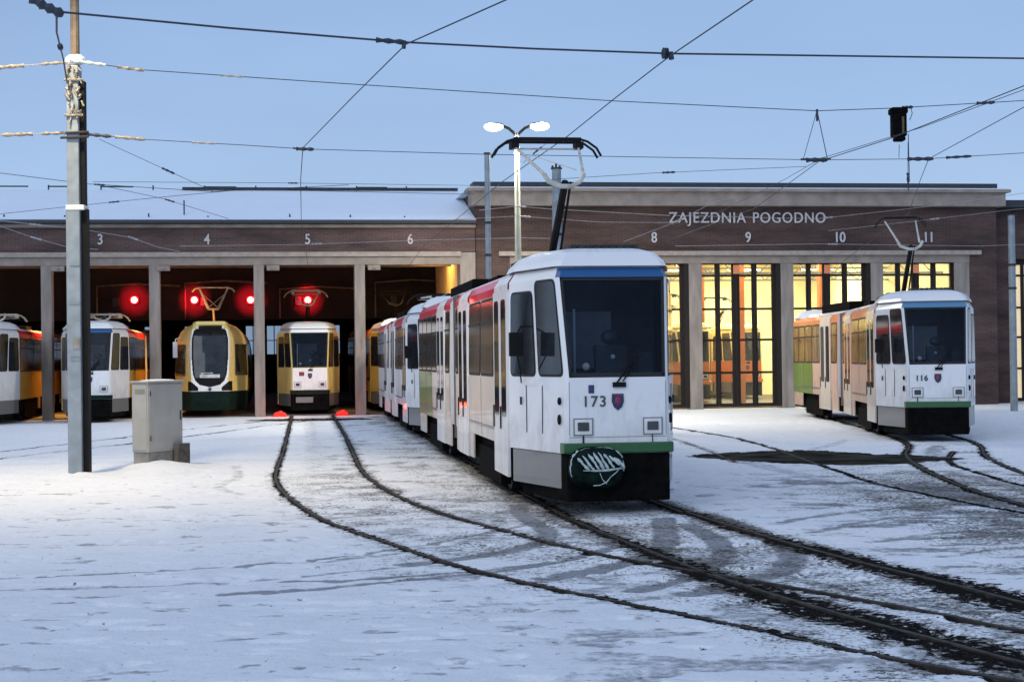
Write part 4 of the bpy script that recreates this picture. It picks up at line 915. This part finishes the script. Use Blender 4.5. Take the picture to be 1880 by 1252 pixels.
# ------------------------------------------------------------------ near pole
def pole_near():
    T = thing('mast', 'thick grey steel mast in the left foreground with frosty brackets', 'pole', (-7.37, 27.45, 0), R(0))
    mb = MB(); mb.box(-.165, .07, -.16, .12, -.1, 4.52); mb.build('lower_shaft', M['steel'], T, bevel=.012)
    mb = MB(); mb.box(.0701, .165, -.06, .12, -.1, 4.52); mb.box(-.1, .14, .1201, .2, -.1, 4.52); mb.build('recess_shade', M['black'], T)  # black boxes stand for the shaded recess of the mast
    mb = MB(); mb.box(-.16, .14, -.17, .19, 4.50, 4.58); mb.build('joint_band', M['snow'], T)
    mb = MB(); mb.box(-.145, .06, -.14, .11, 4.58, 6.95); mb.build('upper_shaft', M['steel'], T, bevel=.012)
    mb = MB(); mb.box(.0601, .135, -.05, .11, 4.58, 6.7); mb.build('recess_shade', M['black'], T)  # recess shade painted black on the upper shaft too
    mb = MB(); mb.tube([(-.02, 0, 6.9), (-.03, 0, 9.3)], .075, 10); mb.build('lamp_tube', M['pole_brown'], T)
    mb = MB(); mb.ell((-.02, 0, 7.06), (.17, .17, .10), jit=.10); mb.build('snow_cap', M['snow'], T)
    mb = MB()
    for _ in range(44):
        z_ = random.uniform(6.05, 6.9); x_ = random.uniform(-.15, .13); mb.tube([(x_, -.16, z_), (x_ + random.uniform(-.06, .06), -.19, z_ + random.uniform(-.15, .12))], random.uniform(.008, .024), 5)
    mb.tube([(-.17, -.17, 6.7), (.15, -.17, 6.7)], .02, 6); mb.tube([(-.17, -.17, 6.1), (.15, -.17, 6.1)], .02, 6); mb.build('frosted_bracket', M['frost'], T)
    for z_ in (5.72, 5.8): mb = MB(); mb.tube([(-.24, -.16, z_), (.24, -.18, z_ + .01)], .022, 6); mb.build('clamp', M['steeld'], T)
    for z_, h_ in ((2.9, .03), (3.55, .02), (1.95, .02), (2.02, .03)): mb = MB(); mb.box(-.10, .06, -.172, -.161, z_, z_ + h_); mb.build('clamp', M['steel'], T)
    mb = MB(); mb.box(-.06, .06, -.175, -.162, 2.15, 2.32); mb.build('number_plate', M['plinth'], T)
    mb = MB(); mb.tube([(-.03, 0, 9.3), (-.1, -.2, 9.42), (-.2, -.9, 9.5)], .04, 8); mb.box(-.36, -.04, -1.5, -.85, 9.42, 9.55); mb.build('lamp_head', M['steel'], T, bevel=.03)
    mb = MB(); mb.box(-.30, -.10, -1.42, -.95, 9.405, 9.419); mb.build('lamp_glass', M['lampon'], T)
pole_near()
def spot(loc, rot, e_, c, size=R(150), blend=.9, soft=.25):
    ld = bpy.data.lights.new('street_light', 'SPOT'); ld.energy = e_; ld.color = c; ld.spot_size = size; ld.spot_blend = blend; ld.shadow_soft_size = soft
    o = bpy.data.objects.new('street_light', ld); col.objects.link(o); o.location = loc; o.rotation_euler = rot
spot((-7.75, 25.0, 9.3), (R(6), 0, R(-60)), 2700, (1, .79, .46), R(135), 1)
# lit twin street lamp
T = thing('street_lamp', 'twin armed street lamp glowing white above the trams', 'street lamp', (.22, 49, 0), 0)
mb = MB(); mb.tube([(0, 0, -.1), (0, 0, 4.2), (0, 0, 8.75)], [.13, .11, .07], 12); mb.build('post', mat('lit_post', (.30, .32, .28), .5, var=.1), T)
for s_ in (-1, 1):
    mb = MB(); mb.tube([(0, 0, 8.6), (s_ * .1, 0, 8.75), (s_ * .25, 0, 8.88), (s_ * .42, 0, 8.95)], .045, 8); ar = mb.build('arm', M['steeld'], T)
    mb = MB(); mb.ell((s_ * .66, 0, 9.0), (.27, .13, .06)); hd_ = mb.build('lamp_head', M['steel'], T)
    mb = MB(); mb.ell((s_ * .70, 0, 8.93), (.29, .16, .13), 16, 10); mb.build('lamp_glass', M['lampon'], T)
    spot((.22 + s_ * .7, 49, 8.75), (0, 0, 0), 2600, (1, .88, .66), R(168), .5)
def mast(label, x_, y_, h, r0, r1, m_, top=None):
    T = thing('mast', label, 'pole', (x_, y_, 0), 0)
    mb = MB(); mb.tube([(0, 0, -.1), (0, 0, h)], [r0, r1], 12); mb.build('shaft', M[m_], T)
    mb = MB(); mb.tube([(0, 0, h), (0, 0, h + .04)], r1 * 1.25, 12)
    for z_ in (h * .62, h * .74): mb.tube([(0, 0, z_), (0, 0, z_ + .07)], r0 * 1.15, 12)
    if top: 
        for a in range(3): mb.box(-.14 + .1 * a, -.08 + .1 * a, -.05, .05, h, h + .1 + .05 * (a % 2))
    mb.build('collar', M['steeld'], T)
mast('slim grey mast just left of the twin street lamp', -.66, 47, 7.85, .09, .085, 'steel')
mast('broad grey mast behind the pantograph of tram 173', 1.30, 45, 7.15, .16, .13, 'steel', 1)
mast('grey mast in front of the far right hall corner', 16.35, 52.6, 6.35, .12, .11, 'steel')

# ------------------------------------------------------------------ grey cabinet
T = thing('utility_cabinet', 'pale grey electrical cabinet standing in the snow behind the near mast', 'cabinet', (-6.47, 28.62, 0), R(65))
mb = MB(); mb.box(0, 1.0, 0, .36, .30, 1.53); mb.build('housing', M['cabinet'], T, bevel=.012)
mb = MB(); mb.box(-.03, 1.03, -.03, .39, 1.532, 1.57); mb.build('lid', M['cabinet'], T, bevel=.012)
mb = MB(); mb.box(.015, .985, .015, .345, -.08, .298); mb.build('plinth', M['plinth'], T, bevel=.01)
mb = MB(); mb.box(.03, .97, -.012, -.0005, .34, 1.50); do = mb.build('cabinet_door', M['cabinet'], T, bevel=.004)
mb = MB(); mb.box(.9, .925, -.03, -.0125, .85, 1.02); mb.build('handle', M['steeld'], do)
mb = MB(); mb.box(-.012, -.0005, .03, .33, .34, 1.50); do = mb.build('cabinet_door', M['cabinet'], T, bevel=.004)
mb = MB(); mb.box(-.018, -.0125, .06, .28, 1.34, 1.42); mb.build('label_plate', M['plinth'], do)
for zz in (.5, 1.3): mb = MB(); mb.tube([(.04, -.02, zz), (.04, -.02, zz + .09)], .012, 6); mb.build('hinge', M['steeld'], T)
mb = MB(); mb.box(.70, 1.06, -.12, -.02, -.08, .42); mb.build('side_box', mat('rusty_box', (.08, .07, .06), .8, var=.5, scale=12), T, bevel=.01)
mb = MB(); mb.ell((.5, .18, 1.565), (.5, .18, .03), jit=.05); mb.build('snow_cap', M['snow'], T)

# ------------------------------------------------------------------ overhead wires
def pix(px_, py_, Y=None, Z=None):
    m_ = cam.matrix_world.to_3x3(); d = m_ @ Vector(((px_ - 940) / FPX, -(py_ - 626) / FPX, -1))
    s_ = (Y / d.y) if Y else (Z - CAMH) / d.z
    return Vector((0, 0, CAMH)) + d * s_
def wire(nm, label, pts, r, m_='wire', grp='overhead wires of the tram yard', knots=(), cat='wire'):
    """knots: (index along pts, half length) of insulators"""
    P = [Vector(p) for p in pts]
    T = thing(nm, label, cat, P[0], 0, grp); o0 = P[0]
    mb = MB(); mb.tube([p - o0 for p in P], r * (.72 if m_ == 'wire' else .62), 6); mb.build('strand', M[m_], T)
    for (i, f, L_, rr, mm) in knots:
        a, b_ = P[i] - o0, P[i + 1] - o0; d = (b_ - a).normalized(); c = a.lerp(b_, f); mb = MB()
        n_ = 5
        mb.tube([c + d * (L_ * (k / n_ - .5)) for k in range(n_ + 1)], [rr * (.7 if k % 2 else 1.2) for k in range(n_ + 1)], 8); mb.build('insulator', M[mm], T)
    return T
ZC = 5.45
wire('contact_wire', 'contact wire rising to the top edge above the gate 5 track', [pix(1120, -90, Z=ZC), pix(930, 0, Z=ZC), pix(745, 82, Z=ZC), pix(650, 176, Z=ZC), pix(556, 272, Z=ZC), pix(552, 330, Z=ZC), pix(553, 400, Z=ZC), dep(.05, .2, 5.1)], .011, cat='contact wire')
wire('contact_wire', 'contact wire reaching the raised pantograph of tram 173 from the top edge', [pix(1520, -95, Z=ZC), pix(1383, 0, Z=ZC), pix(1232, 102, Z=ZC), pix(1130, 180, Z=5.42), pix(1040, 252, Z=5.32), (-.15, 32, 5.4), (-2.7, 50, 5.4), dep(3.5, .1, 5.1)], .011, cat='contact wire')
wire('contact_wire', 'contact wire slanting over the depot name from the right edge', [pix(1960, 120, Z=ZC), pix(1880, 158, Z=ZC), pix(1640, 253, Z=ZC), pix(1503, 297, Z=ZC), pix(1385, 383, Z=5.45), dep(12.3, -.2, 5.85)], .010, cat='contact wire')
wire('contact_wire', 'second contact wire close beside the one slanting over the depot name', [pix(1960, 128, Z=ZC), pix(1880, 165, Z=ZC), pix(1690, 235, Z=ZC), pix(1508, 291, Z=ZC), pix(1440, 330, Z=ZC), dep(13.6, -.1, 6.5)], .007, cat='contact wire')
wire('contact_wire', 'contact wire above tram 116 coming from the right edge', [pix(1960, 158, Z=ZC), pix(1880, 197, Z=ZC), pix(1705, 292, Z=ZC), pix(1690, 330, Z=ZC), pix(1668, 392, Z=5.32), dep(19.2, .1, 5.1)], .009, cat='contact wire')
def sag(a, b_, s_, n=14): return [a.lerp(b_, i / n) - Vector((0, 0, s_ * 4 * (i / n) * (1 - i / n))) for i in range(n + 1)]
a = pix(104, 22, Y=17); b1_ = pix(740, 78, Y=18.3); c = pix(1232, 99, Y=19.2); d = pix(1900, 108, Y=20.5)
wire('span_wire', 'thick dark span wire right across the top of the sky', [a, pix(420, 52, Y=17.6), b1_, pix(980, 90, Y=18.7), c, d], .016, knots=[(1, .93, .35, .028, 'wire'), (3, .96, .06, .06, 'wire')], cat='span wire')
wire('span_wire', 'knotted dark stay running from the top left corner down to the near mast', [pix(30, -25, Y=17), pix(70, 6, Y=17), a, pix(104, 60, Y=20), pix(116, 108, Y=26), Vector((-7.5, 27.3, 6.7))], .018, knots=[(1, .3, .3, .04, 'wire'), (1, .75, .25, .05, 'wire'), (3, .5, .5, .035, 'wire')], cat='span wire')
wire('span_wire', 'thin upper span wire from the mast top rising slightly at the right edge', [Vector((-7.2, 27.3, 7.0)), pix(250, 128, Y=27.5), pix(600, 152, Y=28), pix(1130, 186, Y=29), pix(1500, 204, Y=29.7), pix(1640, 199, Y=30), pix(1900, 184, Y=30.5)], .0105,
     knots=[(0, .15, .45, .028, 'mesh_w'), (0, .9, .45, .026, 'frost'), (1, .5, .4, .02, 'wirefrost'), (5, .1, .2, .03, 'wire'), (5, .65, .35, .03, 'wire')], cat='span wire')
wire('span_wire', 'lower span wire from the mast carrying the contact wires', [Vector((-7.2, 27.3, 5.78)), pix(260, 256, Y=27.4), pix(450, 267, Y=27.6), pix(560, 274, Y=27.8), pix(900, 284, Y=28.5), pix(1500, 294, Y=29.6), pix(1700, 292, Y=30), pix(1900, 280, Y=30.4)], .0085,
     knots=[(0, .25, .4, .03, 'wire'), (0, .8, .5, .028, 'frost'), (1, .6, .4, .02, 'wirefrost'), (3, .0, .3, .03, 'wire'), (5, .0, .4, .04, 'wire'), (5, .95, .5, .035, 'wire'), (6, .3, .5, .025, 'wire')], cat='span wire')
wire('span_wire', 'frosted upper stay leaving the mast to the left edge', [Vector((-7.5, 27.3, 7.0)), pix(40, 121, Y=27.2), pix(-40, 128, Y=27)], .012, 'wirefrost', knots=[(0, .3, .4, .026, 'frost'), (1, .3, .5, .032, 'frost')], cat='span wire')
wire('span_wire', 'frosted lower stay leaving the mast to the left edge', [Vector((-7.5, 27.3, 5.8)), pix(40, 247, Y=27.2), pix(-40, 250, Y=27)], .012, 'wirefrost', knots=[(0, .3, .4, .026, 'frost'), (1, .1, .5, .032, 'frost')], cat='span wire')
wire('hanger', 'small dark hanger holding the gate 5 contact wire', [pix(742, 76, Y=18.3), pix(741, 90, Y=18.3)], .035, cat='hanger', grp='wire hangers')
wire('hanger', 'small dark hanger holding the contact wire of tram 173', [pix(1231, 96, Y=19.2), pix(1233, 110, Y=19.2)], .045, cat='hanger', grp='wire hangers')
wire('hanger', 'small reddish hanger at the far end of the gate 5 contact wire span', [pix(538, 272, Y=27.7), pix(556, 276, Y=27.8)], .02, cat='hanger', grp='wire hangers')
vb = pix(1500, 203, Y=29.7)
T = wire('hanger', 'inverted V hanger between the two span wires above the depot name', [vb, pix(1475, 292, Y=29.6)], .008, cat='hanger', grp='wire hangers')
mb = MB(); mb.tube([Vector((0, 0, 0)), pix(1519, 292, Y=29.6) - vb], .008, 6); mb.tube([Vector((0, 0, .02)), Vector((0, 0, -.2))], .022, 6); mb.tube([pix(1470, 293, Y=29.6) - vb, pix(1525, 292, Y=29.6) - vb], .02, 6); mb.build('strand', M['wire'], T)
# hanging dark device
ph = pix(1650, 197, Y=30)
T = thing('wire_transformer', 'dark weathered box hanging from the upper span wire above tram 116', 'hanging box', ph, 0)
mb = MB(); mb.box(-.14, .12, -.14, .14, -.56, -.02); mb.box(-.17, .14, -.16, .16, -.14, -.02); mb.box(-.10, .10, -.12, .12, -.64, -.56); mb.build('housing', M['chassis'], T, bevel=.03)
mb = MB(); mb.box(.02, .06, -.16, -.14, -.5, -.2); mb.tube([(.1, 0, -.02), (.22, 0, .02), (.25, 0, -.12), (.2, 0, -.25)], .008, 5); mb.build('terminal', mat('brass_strip', (.10, .06, .02), .6), T)
mb = MB(); mb.tube([(.17, 0, -.5), (.18, 0, -1.4)], .008, 5); mb.build('cable', M['wire'], T)
mb = MB(); mb.tube([(-.0, 0, -.7), (-.01, 0, -.95)], .006, 5); mb.build('cable', M['wire'], T)
# far thin wires in front of the halls
FW = [
 ('far wire along the left roof just under the sky', [(170, 334), (500, 336), (880, 341)], 52, .010, 'wire'),
 ('far wire dipping from the left edge over the snowy roof', [(0, 318), (160, 338), (390, 352), (640, 340)], 46, .012, 'wire'),
 ('far wire rising from the left edge to a clamp above gate 4', [(0, 393), (200, 372), (300, 362), (450, 348), (870, 357)], 47, .010, 'wire'),
 ('thin wire slanting from the mast down to the roof clamp', [(182, 256), (300, 310), (392, 352)], 36, .008, 'wire'),
 ('thin wire slanting from the roof clamp to the gutter', [(200, 344), (300, 365), (420, 402)], 48, .010, 'wire'),
 ('pale wire crossing the brick frieze at the left edge', [(-10, 404), (60, 412), (118, 418)], 40, .014, 'wirefrost'),
 ('pale wire slanting across the frieze behind the near mast', [(-10, 412), (60, 436), (128, 455), (180, 458)], 42, .012, 'wirefrost'),
 ('pale wire slanting past number 3 on the frieze', [(160, 423), (240, 436), (290, 454), (330, 462)], 46, .012, 'wirefrost'),
 ('pale frosted wire crossing the frieze by number 6', [(330, 452), (560, 449), (780, 441), (950, 437), (1010, 438)], 46, .011, 'wirefrost'),
 ('pale frosted wire from the corner of the tall hall to the broad mast', [(880, 386), (950, 379), (1010, 384), (1230, 396)], 46, .016, 'wirefrost'),
 ('second pale frosted wire below the first at the masts', [(820, 404), (950, 397), (1100, 408), (1240, 409)], 46, .013, 'wirefrost'),
 ('pale wire slanting from the depot name to the roof of tram 173', [(1145, 444), (1235, 410), (1310, 372), (1345, 362)], 44, .012, 'wirefrost'),
 ('pale wire over the depot name rising to the right edge', [(1240, 396), (1500, 402), (1700, 380), (1900, 352)], 48, .011, 'wirefrost'),
 ('pale wire passing number 11 to the right edge', [(1240, 452), (1500, 448), (1800, 452), (1900, 448)], 48, .011, 'wirefrost'),
 ('faint wire between the depot name and the gate numbers', [(1520, 424), (1700, 404), (1860, 385), (1900, 382)], 50, .010, 'wirefrost'),
 ('thin wire above the tall hall roof meeting the span wires', [(1010, 330), (1200, 318), (1480, 306)], 38, .008, 'wire'),
 ('thin wire dropping beside the hanging box to the roof', [(1667, 262), (1667, 330), (1668, 352)], 31, .009, 'wire'),
 ('thin wire joining the masts left of the pantograph', [(960, 300), (985, 278), (1005, 262)], 44, .008, 'wire'),
]
for lb, pp, Y_, r_, m_ in FW:
    wire('wire', lb, [pix(p_[0], p_[1], Y=Y_) for p_ in pp], r_, m_, knots=[(1 if len(pp) > 2 else 0, .1, .3, .024, m_)])
